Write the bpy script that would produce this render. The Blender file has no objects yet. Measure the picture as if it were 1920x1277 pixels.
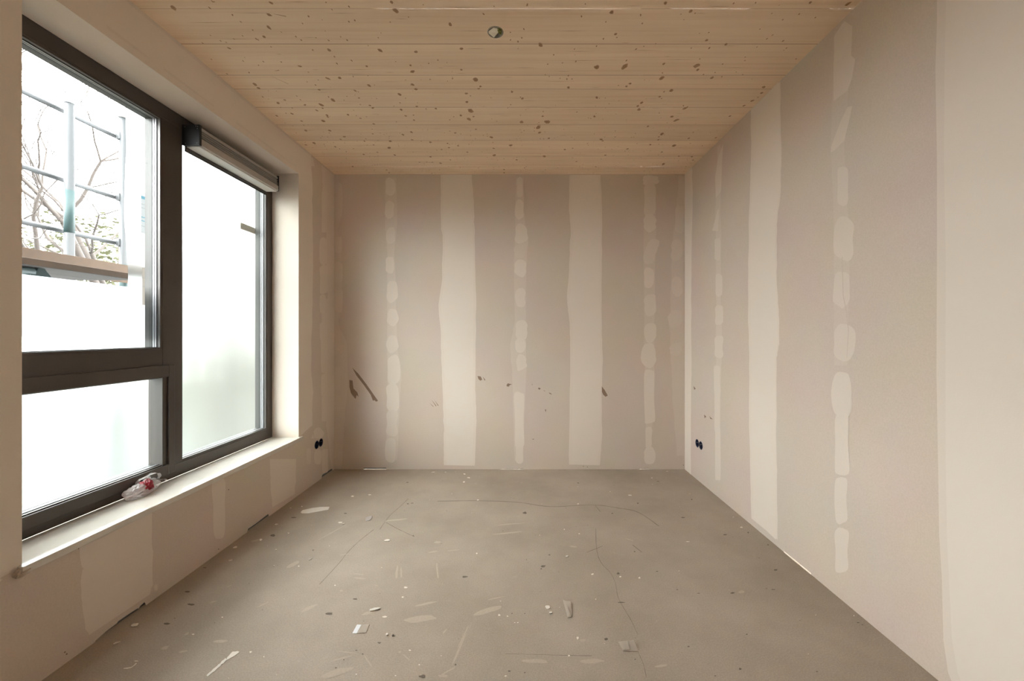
import bpy, bmesh, math, random
from mathutils import Vector, noise
from mathutils.geometry import tessellate_polygon

random.seed(7)
sc = bpy.context.scene
COL = sc.collection
# ------------------------------------------------------------------ camera
F = 750.0; PX, PY = 979.0, 626.0          # focal length and vanishing point, in photo pixels
ZC = 1.264                                # eye height
XR, XL, D, H = 1.517, -1.751, 3.7313, 2.752   # right wall, left wall, back wall, ceiling
YN = -1.6                                 # rear wall behind the camera
cd = bpy.data.cameras.new('camera'); cam = bpy.data.objects.new('camera', cd); COL.objects.link(cam)
cd.sensor_width = 36; cd.lens = F / 1920 * 36
cd.shift_x = -(PX - 960) / 1920; cd.shift_y = (PY - 638.5) / 1920
cd.clip_start = 0.05; cd.clip_end = 300
cam.location = (0, 0, ZC); cam.rotation_euler = (math.pi / 2, 0, 0)
sc.camera = cam
# ------------------------------------------------------------------ light: overcast sky
SKY = 4.6
w = bpy.data.worlds.new('overcast_sky'); sc.world = w; w.use_nodes = True
nt = w.node_tree; nt.nodes.clear()
def N(nt, t, **k):
    n = nt.nodes.new(t)
    for a, b in k.items():
        if a.startswith('i_'): n.inputs[a[2:].replace('_', ' ')].default_value = b
        else: setattr(n, a, b)
    return n
out = N(nt, 'ShaderNodeOutputWorld'); bg = N(nt, 'ShaderNodeBackground')
tc = N(nt, 'ShaderNodeTexCoord'); sx = N(nt, 'ShaderNodeSeparateXYZ'); rp = N(nt, 'ShaderNodeValToRGB')
nt.links.new(tc.outputs['Generated'], sx.inputs[0]); nt.links.new(sx.outputs['Z'], rp.inputs[0])
rp.color_ramp.elements[0].position = 0.0; rp.color_ramp.elements[0].color = (.78, .79, .80, 1)
rp.color_ramp.elements[1].position = 1.0; rp.color_ramp.elements[1].color = (1.0, 1.0, 1.0, 1)
nt.links.new(rp.outputs[0], bg.inputs[0]); bg.inputs[1].default_value = SKY
nt.links.new(bg.outputs[0], out.inputs[0])
vs = sc.view_settings
sc.display_settings.display_device = 'sRGB'
vs.view_transform = 'Standard'; vs.look = 'None'; vs.exposure = 2.78; vs.gamma = 1; vs.use_curve_mapping = False
cy = sc.cycles
cy.max_bounces = 16; cy.diffuse_bounces = 10; cy.glossy_bounces = 6; cy.transmission_bounces = 10
cy.transparent_max_bounces = 16; cy.sample_clamp_indirect = 12; cy.use_denoising = True
cy.caustics_refractive = True; cy.caustics_reflective = False; cy.blur_glossy = 0.5

# ------------------------------------------------------------------ materials
def mat(name):
    m = bpy.data.materials.new(name); m.use_nodes = True
    return m, m.node_tree, m.node_tree.nodes['Principled BSDF']
def simple(name, col, rough=.6, metal=0, spec=.5, var=0, scale=20, bump=0):
    m, t, b = mat(name)
    b.inputs['Base Color'].default_value = (*col, 1); b.inputs['Roughness'].default_value = rough
    b.inputs['Metallic'].default_value = metal; b.inputs['Specular IOR Level'].default_value = spec
    if var or bump:
        tcn = N(t, 'ShaderNodeTexCoord'); no = N(t, 'ShaderNodeTexNoise'); no.inputs['Scale'].default_value = scale
        no.inputs['Detail'].default_value = 5
        t.links.new(tcn.outputs['Object'], no.inputs['Vector'])
        if var:
            mx = N(t, 'ShaderNodeMix', data_type='RGBA')
            mx.inputs[6].default_value = (*[c * (1 - var) for c in col], 1); mx.inputs[7].default_value = (*[min(1, c * (1 + var)) for c in col], 1)
            t.links.new(no.outputs['Fac'], mx.inputs[0]); t.links.new(mx.outputs[2], b.inputs['Base Color'])
        if bump:
            bp = N(t, 'ShaderNodeBump'); bp.inputs['Strength'].default_value = bump; bp.inputs['Distance'].default_value = .005
            t.links.new(no.outputs['Fac'], bp.inputs['Height']); t.links.new(bp.outputs[0], b.inputs['Normal'])
    return m

def wall_material():
    m, t, b = mat('plasterboard'); L = t.links.new
    tcn = N(t, 'ShaderNodeTexCoord'); at = N(t, 'ShaderNodeAttribute', attribute_name='tone')
    fine = N(t, 'ShaderNodeTexNoise'); fine.inputs['Scale'].default_value = 160; fine.inputs['Detail'].default_value = 3
    big = N(t, 'ShaderNodeTexNoise'); big.inputs['Scale'].default_value = 2.2; big.inputs['Detail'].default_value = 4
    L(tcn.outputs['Object'], fine.inputs['Vector']); L(tcn.outputs['Object'], big.inputs['Vector'])
    # paper face of the board: grey beige, lightly flecked
    bd = N(t, 'ShaderNodeMix', data_type='RGBA'); bd.inputs[6].default_value = (.585, .502, .428, 1); bd.inputs[7].default_value = (.70, .612, .535, 1)
    L(fine.outputs['Fac'], bd.inputs[0])
    bd2 = N(t, 'ShaderNodeMix', data_type='RGBA', blend_type='MULTIPLY'); bd2.inputs[0].default_value = .25
    L(bd.outputs[2], bd2.inputs[6]); L(big.outputs['Color'], bd2.inputs[7])
    bd2.blend_type = 'SOFT_LIGHT'; bd2.inputs[0].default_value = .18
    sk = N(t, 'ShaderNodeMix', data_type='RGBA'); sk.inputs[6].default_value = (.775, .70, .615, 1); sk.inputs[7].default_value = (.80, .73, .655, 1)
    L(big.outputs['Fac'], sk.inputs[0])
    mx = N(t, 'ShaderNodeMix', data_type='RGBA'); L(at.outputs['Fac'], mx.inputs[0]); L(bd2.outputs[2], mx.inputs[6]); L(sk.outputs[2], mx.inputs[7])
    L(mx.outputs[2], b.inputs['Base Color'])
    b.inputs['Roughness'].default_value = .85; b.inputs['Specular IOR Level'].default_value = .25
    bp = N(t, 'ShaderNodeBump'); bp.inputs['Strength'].default_value = .12; bp.inputs['Distance'].default_value = .002
    L(fine.outputs['Fac'], bp.inputs['Height']); L(bp.outputs[0], b.inputs['Normal'])
    return m

def wood_material():
    m, t, b = mat('spruce_panel'); L = t.links.new
    tcn = N(t, 'ShaderNodeTexCoord'); at = N(t, 'ShaderNodeAttribute', attribute_name='tone')
    add = N(t, 'ShaderNodeVectorMath', operation='ADD'); cmb = N(t, 'ShaderNodeCombineXYZ')
    mu = N(t, 'ShaderNodeMath', operation='MULTIPLY'); mu.inputs[1].default_value = 37
    L(at.outputs['Fac'], mu.inputs[0]); L(mu.outputs[0], cmb.inputs[0]); L(mu.outputs[0], cmb.inputs[2])
    L(tcn.outputs['Object'], add.inputs[0]); L(cmb.outputs[0], add.inputs[1])
    mp = N(t, 'ShaderNodeMapping'); mp.inputs['Scale'].default_value = (.55, 30, 1); L(add.outputs[0], mp.inputs[0])
    n1 = N(t, 'ShaderNodeTexNoise'); n1.inputs['Scale'].default_value = 1.6; n1.inputs['Detail'].default_value = 6; n1.inputs['Roughness'].default_value = .62
    L(mp.outputs[0], n1.inputs['Vector'])
    mp2 = N(t, 'ShaderNodeMapping'); mp2.inputs['Scale'].default_value = (.8, 6, 1); L(add.outputs[0], mp2.inputs[0])
    n2 = N(t, 'ShaderNodeTexNoise'); n2.inputs['Scale'].default_value = 1.5; n2.inputs['Detail'].default_value = 3; L(mp2.outputs[0], n2.inputs['Vector'])
    cr = N(t, 'ShaderNodeValToRGB'); e = cr.color_ramp.elements
    e[0].position = .25; e[0].color = (.82, .62, .43, 1); e[1].position = .55; e[1].color = (.91, .735, .55, 1)
    L(n1.outputs['Fac'], cr.inputs[0])
    c2 = N(t, 'ShaderNodeValToRGB'); e = c2.color_ramp.elements
    e[0].position = .3; e[0].color = (.90, .88, .86, 1); e[1].position = .7; e[1].color = (1.0, 1.0, 1.0, 1)
    L(n2.outputs['Fac'], c2.inputs[0])
    mx = N(t, 'ShaderNodeMix', data_type='RGBA', blend_type='MULTIPLY'); mx.inputs[0].default_value = 1
    L(cr.outputs[0], mx.inputs[6]); L(c2.outputs[0], mx.inputs[7])
    mr = N(t, 'ShaderNodeMapRange'); mr.inputs[3].default_value = .94; mr.inputs[4].default_value = 1.06
    L(at.outputs['Fac'], mr.inputs[0])
    vm = N(t, 'ShaderNodeVectorMath', operation='SCALE'); L(mx.outputs[2], vm.inputs[0]); L(mr.outputs[0], vm.inputs['Scale'])
    L(vm.outputs[0], b.inputs['Base Color']); b.inputs['Roughness'].default_value = .62; b.inputs['Specular IOR Level'].default_value = .35
    return m

def floor_material():
    m, t, b = mat('cement_screed'); L = t.links.new
    tcn = N(t, 'ShaderNodeTexCoord')
    a = N(t, 'ShaderNodeTexNoise'); a.inputs['Scale'].default_value = 1.7; a.inputs['Detail'].default_value = 7; a.inputs['Roughness'].default_value = .6
    f = N(t, 'ShaderNodeTexNoise'); f.inputs['Scale'].default_value = 190; f.inputs['Detail'].default_value = 4
    s = N(t, 'ShaderNodeTexNoise'); s.inputs['Scale'].default_value = 5.5; s.inputs['Detail'].default_value = 8; s.inputs['Roughness'].default_value = .75; s.inputs['Distortion'].default_value = 1.5
    for n in (a, f, s): L(tcn.outputs['Object'], n.inputs['Vector'])
    c = N(t, 'ShaderNodeValToRGB'); e = c.color_ramp.elements
    e[0].position = .3; e[0].color = (.342, .290, .232, 1); e[1].position = .72; e[1].color = (.455, .394, .327, 1)
    L(a.outputs['Fac'], c.inputs[0])
    g = N(t, 'ShaderNodeMix', data_type='RGBA', blend_type='SOFT_LIGHT'); g.inputs[0].default_value = .45
    L(c.outputs[0], g.inputs[6]); L(f.outputs['Fac'], g.inputs[7])
    dust = N(t, 'ShaderNodeValToRGB'); e = dust.color_ramp.elements
    e[0].position = .60; e[0].color = (0, 0, 0, 1); e[1].position = .78; e[1].color = (.55, .55, .55, 1)
    L(s.outputs['Fac'], dust.inputs[0])
    h = N(t, 'ShaderNodeMix', data_type='RGBA'); L(dust.outputs[0], h.inputs[0]); L(g.outputs[2], h.inputs[6]); h.inputs[7].default_value = (.50, .44, .375, 1)
    L(h.outputs[2], b.inputs['Base Color'])
    b.inputs['Roughness'].default_value = .72; b.inputs['Specular IOR Level'].default_value = .35
    bp = N(t, 'ShaderNodeBump'); bp.inputs['Strength'].default_value = .25; bp.inputs['Distance'].default_value = .003
    L(f.outputs['Fac'], bp.inputs['Height']); L(bp.outputs[0], b.inputs['Normal'])
    return m

def glass_material():
    m, t, b = mat('window_glass'); t.nodes.remove(b); o = t.nodes['Material Output']
    tr = N(t, 'ShaderNodeBsdfTransparent'); tr.inputs[0].default_value = (.95, .975, .965, 1)
    gl = N(t, 'ShaderNodeBsdfGlossy'); gl.inputs['Roughness'].default_value = 0.0
    lw_ = N(t, 'ShaderNodeLayerWeight'); lw_.inputs[0].default_value = .5
    pw = N(t, 'ShaderNodeMath', operation='POWER'); pw.inputs[1].default_value = 5; t.links.new(lw_.outputs['Facing'], pw.inputs[0])
    fr = N(t, 'ShaderNodeMapRange'); fr.inputs[3].default_value = .05; fr.inputs[4].default_value = 1; t.links.new(pw.outputs[0], fr.inputs[0])
    mx = N(t, 'ShaderNodeMixShader')
    t.links.new(fr.outputs[0], mx.inputs[0]); t.links.new(tr.outputs[0], mx.inputs[1]); t.links.new(gl.outputs[0], mx.inputs[2])
    t.links.new(mx.outputs[0], o.inputs[0])
    return m

def film_material(name, col, diff, rough):
    m, t, b = mat(name); t.nodes.remove(b); o = t.nodes['Material Output']; L = t.links.new
    rf = N(t, 'ShaderNodeBsdfRefraction'); rf.inputs['Color'].default_value = (*col, 1); rf.inputs['IOR'].default_value = 1.25; rf.inputs['Roughness'].default_value = rough
    tl = N(t, 'ShaderNodeBsdfTranslucent'); tl.inputs['Color'].default_value = (*col, 1)
    df = N(t, 'ShaderNodeBsdfDiffuse'); df.inputs['Color'].default_value = (*col, 1)
    m1 = N(t, 'ShaderNodeMixShader'); m1.inputs[0].default_value = .35; L(tl.outputs[0], m1.inputs[1]); L(df.outputs[0], m1.inputs[2])
    m2 = N(t, 'ShaderNodeMixShader'); m2.inputs[0].default_value = diff; L(rf.outputs[0], m2.inputs[1]); L(m1.outputs[0], m2.inputs[2])
    L(m2.outputs[0], o.inputs[0])
    return m

def bag_material(name, col, clear):
    m, t, b = mat(name); b.inputs['Base Color'].default_value = (*col, 1); b.inputs['Roughness'].default_value = .25
    o = t.nodes['Material Output']; tr = N(t, 'ShaderNodeBsdfTransparent'); mx = N(t, 'ShaderNodeMixShader'); mx.inputs[0].default_value = 1 - clear
    tl = N(t, 'ShaderNodeBsdfTranslucent'); tl.inputs[0].default_value = (*col, 1); m2 = N(t, 'ShaderNodeMixShader'); m2.inputs[0].default_value = .4
    t.links.new(b.outputs[0], m2.inputs[1]); t.links.new(tl.outputs[0], m2.inputs[2])
    t.links.new(tr.outputs[0], mx.inputs[1]); t.links.new(m2.outputs[0], mx.inputs[2]); t.links.new(mx.outputs[0], o.inputs[0])
    return m

M_WALL = wall_material(); M_WOOD = wood_material(); M_FLOOR = floor_material(); M_GLASS = glass_material()
M_TEAR = simple('torn_brown_paper', (.27, .185, .13), .9, var=.15, scale=60)
M_DARK = simple('dark_gap', (.03, .028, .028), .9)
M_KNOT = simple('knot', (.37, .205, .10), .6, var=.3, scale=90)
M_KNOT2 = simple('pale_knot', (.44, .265, .14), .6, var=.2, scale=90)
M_SEAM = simple('board_seam', (.33, .19, .10), .8)
M_SPECK = simple('plaster_white', (.80, .76, .69), .8, var=.06, scale=60)
M_DUST = simple('plaster_dust', (.475, .412, .338), .85, var=.12, scale=120)
M_STAIN = simple('dark_stain', (.15, .125, .10), .8, var=.3, scale=80)
M_LINE = simple('pencil_line', (.215, .18, .145), .8)
M_FRAME = simple('window_frame_paint', (.062, .052, .045), .42, var=.08, scale=8)
M_FRAMEOUT = simple('outer_frame_paint', (.04, .04, .036), .5)
M_SPACER = simple('spacer_bar', (.30, .30, .31), .4, .3)
M_GASKET = simple('rubber_gasket', (.02, .02, .02), .6)
M_ALU = simple('anodised_aluminium', (.50, .49, .48), .4, .5)
M_ALUL = simple('white_vent_flap', (.74, .72, .68), .4)
M_BLACK = simple('black_plastic', (.012, .013, .016), .5)
M_BLUE = simple('dark_blue_plastic', (.014, .022, .06), .4)
M_STEEL = simple('steel_track', (.10, .115, .13), .5, .4)
M_CARD = simple('pale_card', (.85, .80, .66), .8)
M_WIRE = simple('green_yellow_wire', (.27, .28, .045), .5)
M_SILL = simple('polished_composite_stone', (.66, .63, .57), .09, 0, .55, var=.04, scale=50)
M_SILLROUGH = simple('rough_plaster_end', (.50, .42, .34), .9, var=.25, scale=60, bump=.6)
M_GALV = simple('galvanised_tube', (.045, .049, .052), .5, 0, var=.12, scale=60)
M_TEAL = simple('teal_paint', (.025, .055, .056), .6, var=.1, scale=40)
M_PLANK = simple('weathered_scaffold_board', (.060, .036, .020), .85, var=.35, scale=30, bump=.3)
M_PLANKD = simple('dark_board_underside', (.03, .027, .026), .8, var=.5, scale=90)
M_BARK = simple('bark', (.028, .022, .018), .9, var=.2, scale=9)
M_LEAF = simple('evergreen_leaf', (.06, .062, .03), .7, var=.4, scale=1.5)
M_GRASS = simple('distant_grass', (.02, .024, .02), .9, var=.15, scale=.3)
M_FILM = film_material('milky_plastic_film', (.50, .52, .51), .10, .40)
M_FLAP = film_material('white_plastic_sheet', (.21, .22, .235), .3, .5)
M_LBLUE = film_material('pale_blue_print', (.07, .15, .19), 1, .5)
M_LPINK = film_material('peach_print', (.21, .185, .165), 1, .5)
M_LWHITE = film_material('label_white', (.23, .235, .24), 1, .5)
M_LGREY = film_material('label_grey_print', (.15, .15, .155), 1, .5)
M_STRAP = simple('zinc_strap', (.72, .72, .66), .5)
M_BAG = bag_material('clear_white_bag', (.86, .80, .79), .42)
M_RED = bag_material('red_print', (.33, .012, .025), .1)
M_TAPE = bag_material('clear_tape', (.74, .68, .60), .25)
M_SHELL = simple('facade_board', (.45, .43, .40), .8)

# ------------------------------------------------------------------ helpers
def link(name, me, mats, parent=None, smooth=False):
    for m in (mats if isinstance(mats, (list, tuple)) else [mats]): me.materials.append(m)
    if smooth:
        for p in me.polygons: p.use_smooth = True
    o = bpy.data.objects.new(name, me); COL.objects.link(o)
    if parent: o.parent = parent; o.matrix_parent_inverse = parent.matrix_world.inverted()
    return o
def from_bm(name, bm, mats, parent=None, smooth=False):
    me = bpy.data.meshes.new(name); bmesh.ops.recalc_face_normals(bm, faces=bm.faces); bm.to_mesh(me); bm.free()
    return link(name, me, mats, parent, smooth)
def empty(name, loc):
    o = bpy.data.objects.new(name, None); o.empty_display_size = .05; o.location = loc; COL.objects.link(o)
    bpy.context.view_layer.update(); return o
def thing(o, label, cat, group=None):
    o['label'] = label; o['category'] = cat
    if group: o['group'] = group
    return o
def struct(o, label=None):
    o['kind'] = 'structure'
    if label: o['label'] = label
    return o
def box(bm, x0, x1, y0, y1, z0, z1, bev=0, mi=0):
    x0, x1 = sorted((x0, x1)); y0, y1 = sorted((y0, y1)); z0, z1 = sorted((z0, z1))
    r = bmesh.ops.create_cube(bm, size=1)
    for v in r['verts']: v.co = Vector(((v.co.x + .5) * (x1 - x0) + x0, (v.co.y + .5) * (y1 - y0) + y0, (v.co.z + .5) * (z1 - z0) + z0))
    fs = {f for v in r['verts'] for f in v.link_faces}
    for f in fs: f.material_index = mi
    if bev:
        es = {e for v in r['verts'] for e in v.link_edges}
        bmesh.ops.bevel(bm, geom=list(es), offset=bev, segments=2, affect='EDGES', profile=.6)
def tube(bm, pts, r, seg=12, cap=True, mi=0):
    rs = r if isinstance(r, (list, tuple)) else [r] * len(pts)
    rings = []; pts = [Vector(p) for p in pts]
    for i, p in enumerate(pts):
        t = (pts[min(i + 1, len(pts) - 1)] - pts[max(i - 1, 0)]).normalized()
        a = Vector((0, 0, 1)) if abs(t.z) < .9 else Vector((1, 0, 0))
        u = t.cross(a).normalized(); v = t.cross(u)
        rings.append([bm.verts.new(p + rs[i] * (math.cos(k * 2 * math.pi / seg) * u + math.sin(k * 2 * math.pi / seg) * v)) for k in range(seg)])
    for a, b in zip(rings, rings[1:]):
        for k in range(seg):
            f = bm.faces.new((a[k], a[(k + 1) % seg], b[(k + 1) % seg], b[k])); f.material_index = mi; f.smooth = True
    if cap:
        for g in (rings[0], rings[-1]): bm.faces.new(g).material_index = mi

# --- pixel of the photo -> point on a known plane
def pB(x, y): return ((x - PX) * D / F, ZC - (y - PY) * D / F)             # back wall   (X, Z)
def pR(x, y): d = XR * F / (x - PX); return (d, ZC - (y - PY) * d / F)     # right wall  (Y, Z)
def pL(x, y): d = XL * F / (x - PX); return (d, ZC - (y - PY) * d / F)     # left wall   (Y, Z)
def pF(x, y): d = ZC * F / (y - PY); return ((x - PX) * d / F, d)          # floor       (X, Y)
def pC(x, y): d = (H - ZC) * F / (PY - y); return ((x - PX) * d / F, d)    # ceiling     (X, Y)

class Surf:
    """one wall, floor or ceiling: a board outline plus thin coats of filler lying on it, one mesh"""
    def __init__(s, to3, n, px=None): s.to3, s.n, s.px = to3, Vector(n), px; s.v = []; s.f = []; s.mi = []; s.tone = []; s.k = 0
    def poly(s, outer, holes=(), lift=0, mi=0, tone=0.0):
        loops = [list(outer)] + [list(h) for h in holes]
        flat = [p for l in loops for p in l]
        tris = tessellate_polygon([[Vector((p[0], p[1], 0)) for p in l] for l in loops])
        b = len(s.v); off = s.n * (lift + (len(s.v) and (s.k % 13) * 2.2e-5)); s.k += 1
        s.v += [Vector(s.to3(*p)) + off for p in flat]
        for t in tris:
            a, c, d = (s.v[b + t[0]], s.v[b + t[1]], s.v[b + t[2]])
            nn = (c - a).cross(d - a)
            if nn.length < 1e-12: continue
            t = tuple(b + i for i in t)
            if nn.dot(s.n) < 0: t = t[::-1]
            s.f.append(t); s.mi.append(mi); s.tone.append(tone)
    def quad3(s, pts, mi=0, tone=1.0):
        b = len(s.v); s.v += [Vector(p) for p in pts]; s.f.append(tuple(range(b, b + len(pts)))); s.mi.append(mi); s.tone.append(tone)
    def ppoly(s, pts, k=None, **kw):                # outline given in photo pixels (optionally of a zoomed crop k=(x0,y0,scale))
        if k: pts = [(k[0] + x * k[2], k[1] + y * k[2]) for x, y in pts]
        s.poly([s.px(*p) for p in pts], **kw)
    def build(s, name, mats):
        me = bpy.data.meshes.new(name); me.from_pydata([tuple(v) for v in s.v], [], s.f)
        at = me.attributes.new('tone', 'FLOAT', 'FACE')
        me.polygons.foreach_set('material_index', s.mi); at.data.foreach_set('value', s.tone)
        return link(name, me, mats)

def smooth_loop(pts, n=5, jit=0.0):
    """closed Catmull-Rom through pts with a small wobble, as a filling knife leaves it"""
    o = []; L = len(pts)
    for i in range(L):
        p0, p1, p2, p3 = (Vector(pts[(i + k) % L][:2]) for k in (-1, 0, 1, 2))
        for j in range(n):
            t = j / n
            q = .5 * (2 * p1 + (p2 - p0) * t + (2 * p0 - 5 * p1 + 4 * p2 - p3) * t * t + (3 * p1 - p0 - 3 * p2 + p3) * t ** 3)
            if jit: q += Vector((random.gauss(0, jit), random.gauss(0, jit)))
            o.append((q.x, q.y))
    return o
def blob(x0, y0, x1, y1, jit=.6, rnd=random):
    """irregular knife dab filling the pixel box"""
    w_, h_ = x1 - x0, y1 - y0; r = min(w_, h_) * .38
    def j(a=1.0): return rnd.uniform(-.09, .09) * w_ * a
    p = [(x0 + r * .7, y0 + j()), (x1 - r * rnd.uniform(.3, 1), y0 + j()), (x1 + j(.6), y0 + r), (x1 + j(), y0 + h_ * .5), (x1 + j(.6), y1 - r),
         (x1 - r * rnd.uniform(.4, 1.2), y1 + j()), (x0 + r * rnd.uniform(.3, 1), y1 + j()), (x0 + j(.6), y1 - r), (x0 + j(), y0 + h_ * .5), (x0 + j(.6), y0 + r)]
    return smooth_loop(p, 4, w_ * .006 * jit)
def edge_strip(left, right, jit=.35, n=6):
    """long strip between two polylines (top to bottom) with a wavy feathered edge"""
    def dens(pl):
        o = []
        for i in range(len(pl) - 1):
            for k in range(n): t = k / n; o.append((pl[i][0] * (1 - t) + pl[i + 1][0] * t + random.gauss(0, jit), pl[i][1] * (1 - t) + pl[i + 1][1] * t))
        return o + [pl[-1]]
    return dens(left) + dens(right)[::-1]
def circle(cx, cy_, r, n=28): return [(cx + r * math.cos(2 * math.pi * k / n), cy_ + r * math.sin(2 * math.pi * k / n)) for k in range(n)]
L1, L2, L3, L4 = .0004, .0008, .0012, .0016
WM = [M_WALL, M_TEAR, M_DARK]

# ================================================================== FLOOR
fl = Surf(lambda x, y: (x, y, 0), (0, 0, 1), pF)
fl.poly([(XL - .02, YN), (XR + .02, YN), (XR + .02, D + .02), (XL - .02, D + .02)])
def fblob(x, y, w_, h_, mi, lift=L1, ang=0, n=9, irr=.3):
    pts = []
    for k in range(n):
        a = 2 * math.pi * k / n; r = 1 + random.uniform(-irr, irr); u, v = w_ / 2 * r * math.cos(a), h_ / 2 * r * math.sin(a)
        pts.append((x + u * math.cos(ang) - v * math.sin(ang), y + u * math.sin(ang) + v * math.cos(ang)))
    fl.ppoly(smooth_loop(pts, 3), lift=lift, mi=mi)
def fline(pts, wpx, mi, lift=L1, taper=False):
    P = []
    for i in range(len(pts) - 1):
        p0 = Vector(pts[max(i - 1, 0)]); p1 = Vector(pts[i]); p2 = Vector(pts[i + 1]); p3 = Vector(pts[min(i + 2, len(pts) - 1)])
        for j in range(6):
            t = j / 6; P.append(.5 * (2 * p1 + (p2 - p0) * t + (2 * p0 - 5 * p1 + 4 * p2 - p3) * t * t + (3 * p1 - p0 - 3 * p2 + p3) * t ** 3))
    P.append(Vector(pts[-1])); a = []; b = []
    for i, p in enumerate(P):
        t = (P[min(i + 1, len(P) - 1)] - P[max(i - 1, 0)]).normalized(); nn = Vector((-t.y, t.x)); ww = wpx * (.3 + 1.4 * i / len(P) if taper else random.uniform(.6, 1.3)) / 2
        a.append(tuple(p + nn * ww)); b.append(tuple(p - nn * ww))
    for i in range(len(P) - 1): fl.ppoly([a[i], a[i + 1], b[i + 1], b[i]], lift=lift, mi=mi)
# faint drawn arcs
for pts in ([(766, 935), (748, 952), (730, 968), (712, 993)], [(701, 993), (672, 1016), (650, 1038), (636, 1056), (599, 1096)], [(724, 980), (750, 994), (778, 1007)],
            [(820, 940), (895, 939), (970, 942), (1032, 950), (1112, 947), (1160, 953), (1197, 961), (1236, 987)], [(1116, 948), (1126, 960)],
            [(1117, 991), (1119, 1032), (1127, 1055), (1145, 1075), (1154, 1095), (1160, 1123), (1182, 1161), (1196, 1190)], [(1196, 1222), (1206, 1245), (1212, 1270)],
            [(1100, 1036), (1130, 1024)], [(1186, 1022), (1204, 1036)], [(948, 1226), (1060, 1229), (1110, 1230)]):
    fline(pts, .9, 3)
# white plaster spots and scrapes that are stuck to the screed
for x, y, w_, h_ in [(417, 1158, 3, 2), (470, 1223, 4, 3), (871, 889, 4, 2), (879, 896, 5, 2), (870, 904, 4, 2.4), (896, 938, 4, 2), (894, 1038, 3, 2.4), (661, 931, 6, 2.6),
                     (693, 928, 6, 1.4), (638, 980, 8, 2.5), (761, 1102, 6, 3), (768, 1220, 4, 3), (936, 1154, 4, 3), (951, 1156, 2, 1.6), (755, 1120, 4, 3), (1084, 945, 3, 1.6), (1111, 1077, 5, 2.6),
                     (1163, 1082, 4, 2.4), (1199, 1084, 4, 3), (1390, 989, 6, 2.2), (1289, 1016, 7, 1.4), (1083, 1197, 4, 5), (1067, 1230, 4, 2.5), (971, 1168, 3, 2), (952, 1156, 2, 2), (965, 1168, 2, 1.5),
                     (1601, 1155, 3, 2), (495, 1232, 2, 2), (1117, 1124, 2, 1.6), (786, 1247, 3, 2), (827, 1230, 2, 1.6), (721, 1157, 8, 3), (560, 1062, 3, 2), (566, 950, 3, 1.5), (545, 953, 3, 1.5), (1086, 1001, 3, 1.6),
                     (1058, 993, 2.4, 1.4), (1144, 922, 2, 1), (1375, 970, 2, 1), (1012, 1004, 2, 1), (948, 1268, 4, 2), (628, 1098, 3, 2), (541, 1000, 3, 1.2), (255, 1240, 7, 1.5), (362, 1190, 5, 2)]:
    fblob(x, y, w_, h_, 1, L3)
fblob(478, 1014, 16, 4, 2, L1, -.2); fblob(489, 1012, 6, 4, 1, L3)
for x, y, w_, h_, a in [(551, 1058, 26, 7, -.45), (672, 1077, 20, 2.6, .1), (676, 1085, 24, 3, .1), (744, 1073, 5, 22, .1), (752, 1075, 3, 20, 0), (830, 1268, 18, 5, 0), (750, 1223, 5, 4, 0), (762, 1233, 18, 2.5, .7),
                        (834, 1184, 12, 3, -.8), (645, 1040, 20, 1.2, -.1), (812, 1035, 18, 3, -.2), (850, 1032, 24, 2, -.1), (820, 1017, 12, 5, 0), (1390, 1110, 10, 5, 0), (343, 1222, 20, 4, -.2), (310, 1215, 14, 6, -.4),
                        (350, 1189, 10, 4, -.5), (400, 1129, 14, 2.6, -.25), (430, 1099, 10, 1.4, -.4), (412, 1203, 26, 5, -.1), (493, 1134, 26, 1.6, -.45), (640, 1235, 44, 3, -.25), (655, 1224, 40, 2, .1), (690, 1240, 3, 26, -.6),
                        (630, 1262, 60, 12, -.3), (860, 1220, 4, 60, .4), (868, 1195, 2.4, 40, .45), (842, 1258, 30, 3, -.5), (1093, 1201, 12, 5, 0), (1240, 1249, 26, 5, -.1), (915, 1145, 60, 10, -.25), (930, 1122, 34, 2, -.2),
                        (800, 1132, 40, 4, -.2), (790, 1160, 60, 12, -.15), (1075, 1025, 14, 3, .1), (820, 1070, 3, 34, -.1), (640, 1108, 6, 3, 0), (580, 1140, 30, 6, -.4), (690, 1150, 24, 5, -.2), (705, 1098, 9, 1.6, .3),
                        (1180, 1012, 16, 2, .3), (950, 1000, 60, 3, -.1), (1005, 1240, 50, 8, .05), (1110, 1240, 40, 8, 0), (955, 983, 50, 2, -.08), (620, 1000, 50, 2, -.5), (745, 975, 40, 3, -.1)]:
    fblob(x, y, w_, h_, 2, L2, a, irr=.22)
fline([(388, 1268), (408, 1251), (424, 1236)], 4, 1, L3); fblob(436, 1228, 26, 8, 1, L3, -.62); fline([(232, 1254), (246, 1252), (256, 1244)], 1.6, 1, L3)
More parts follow.
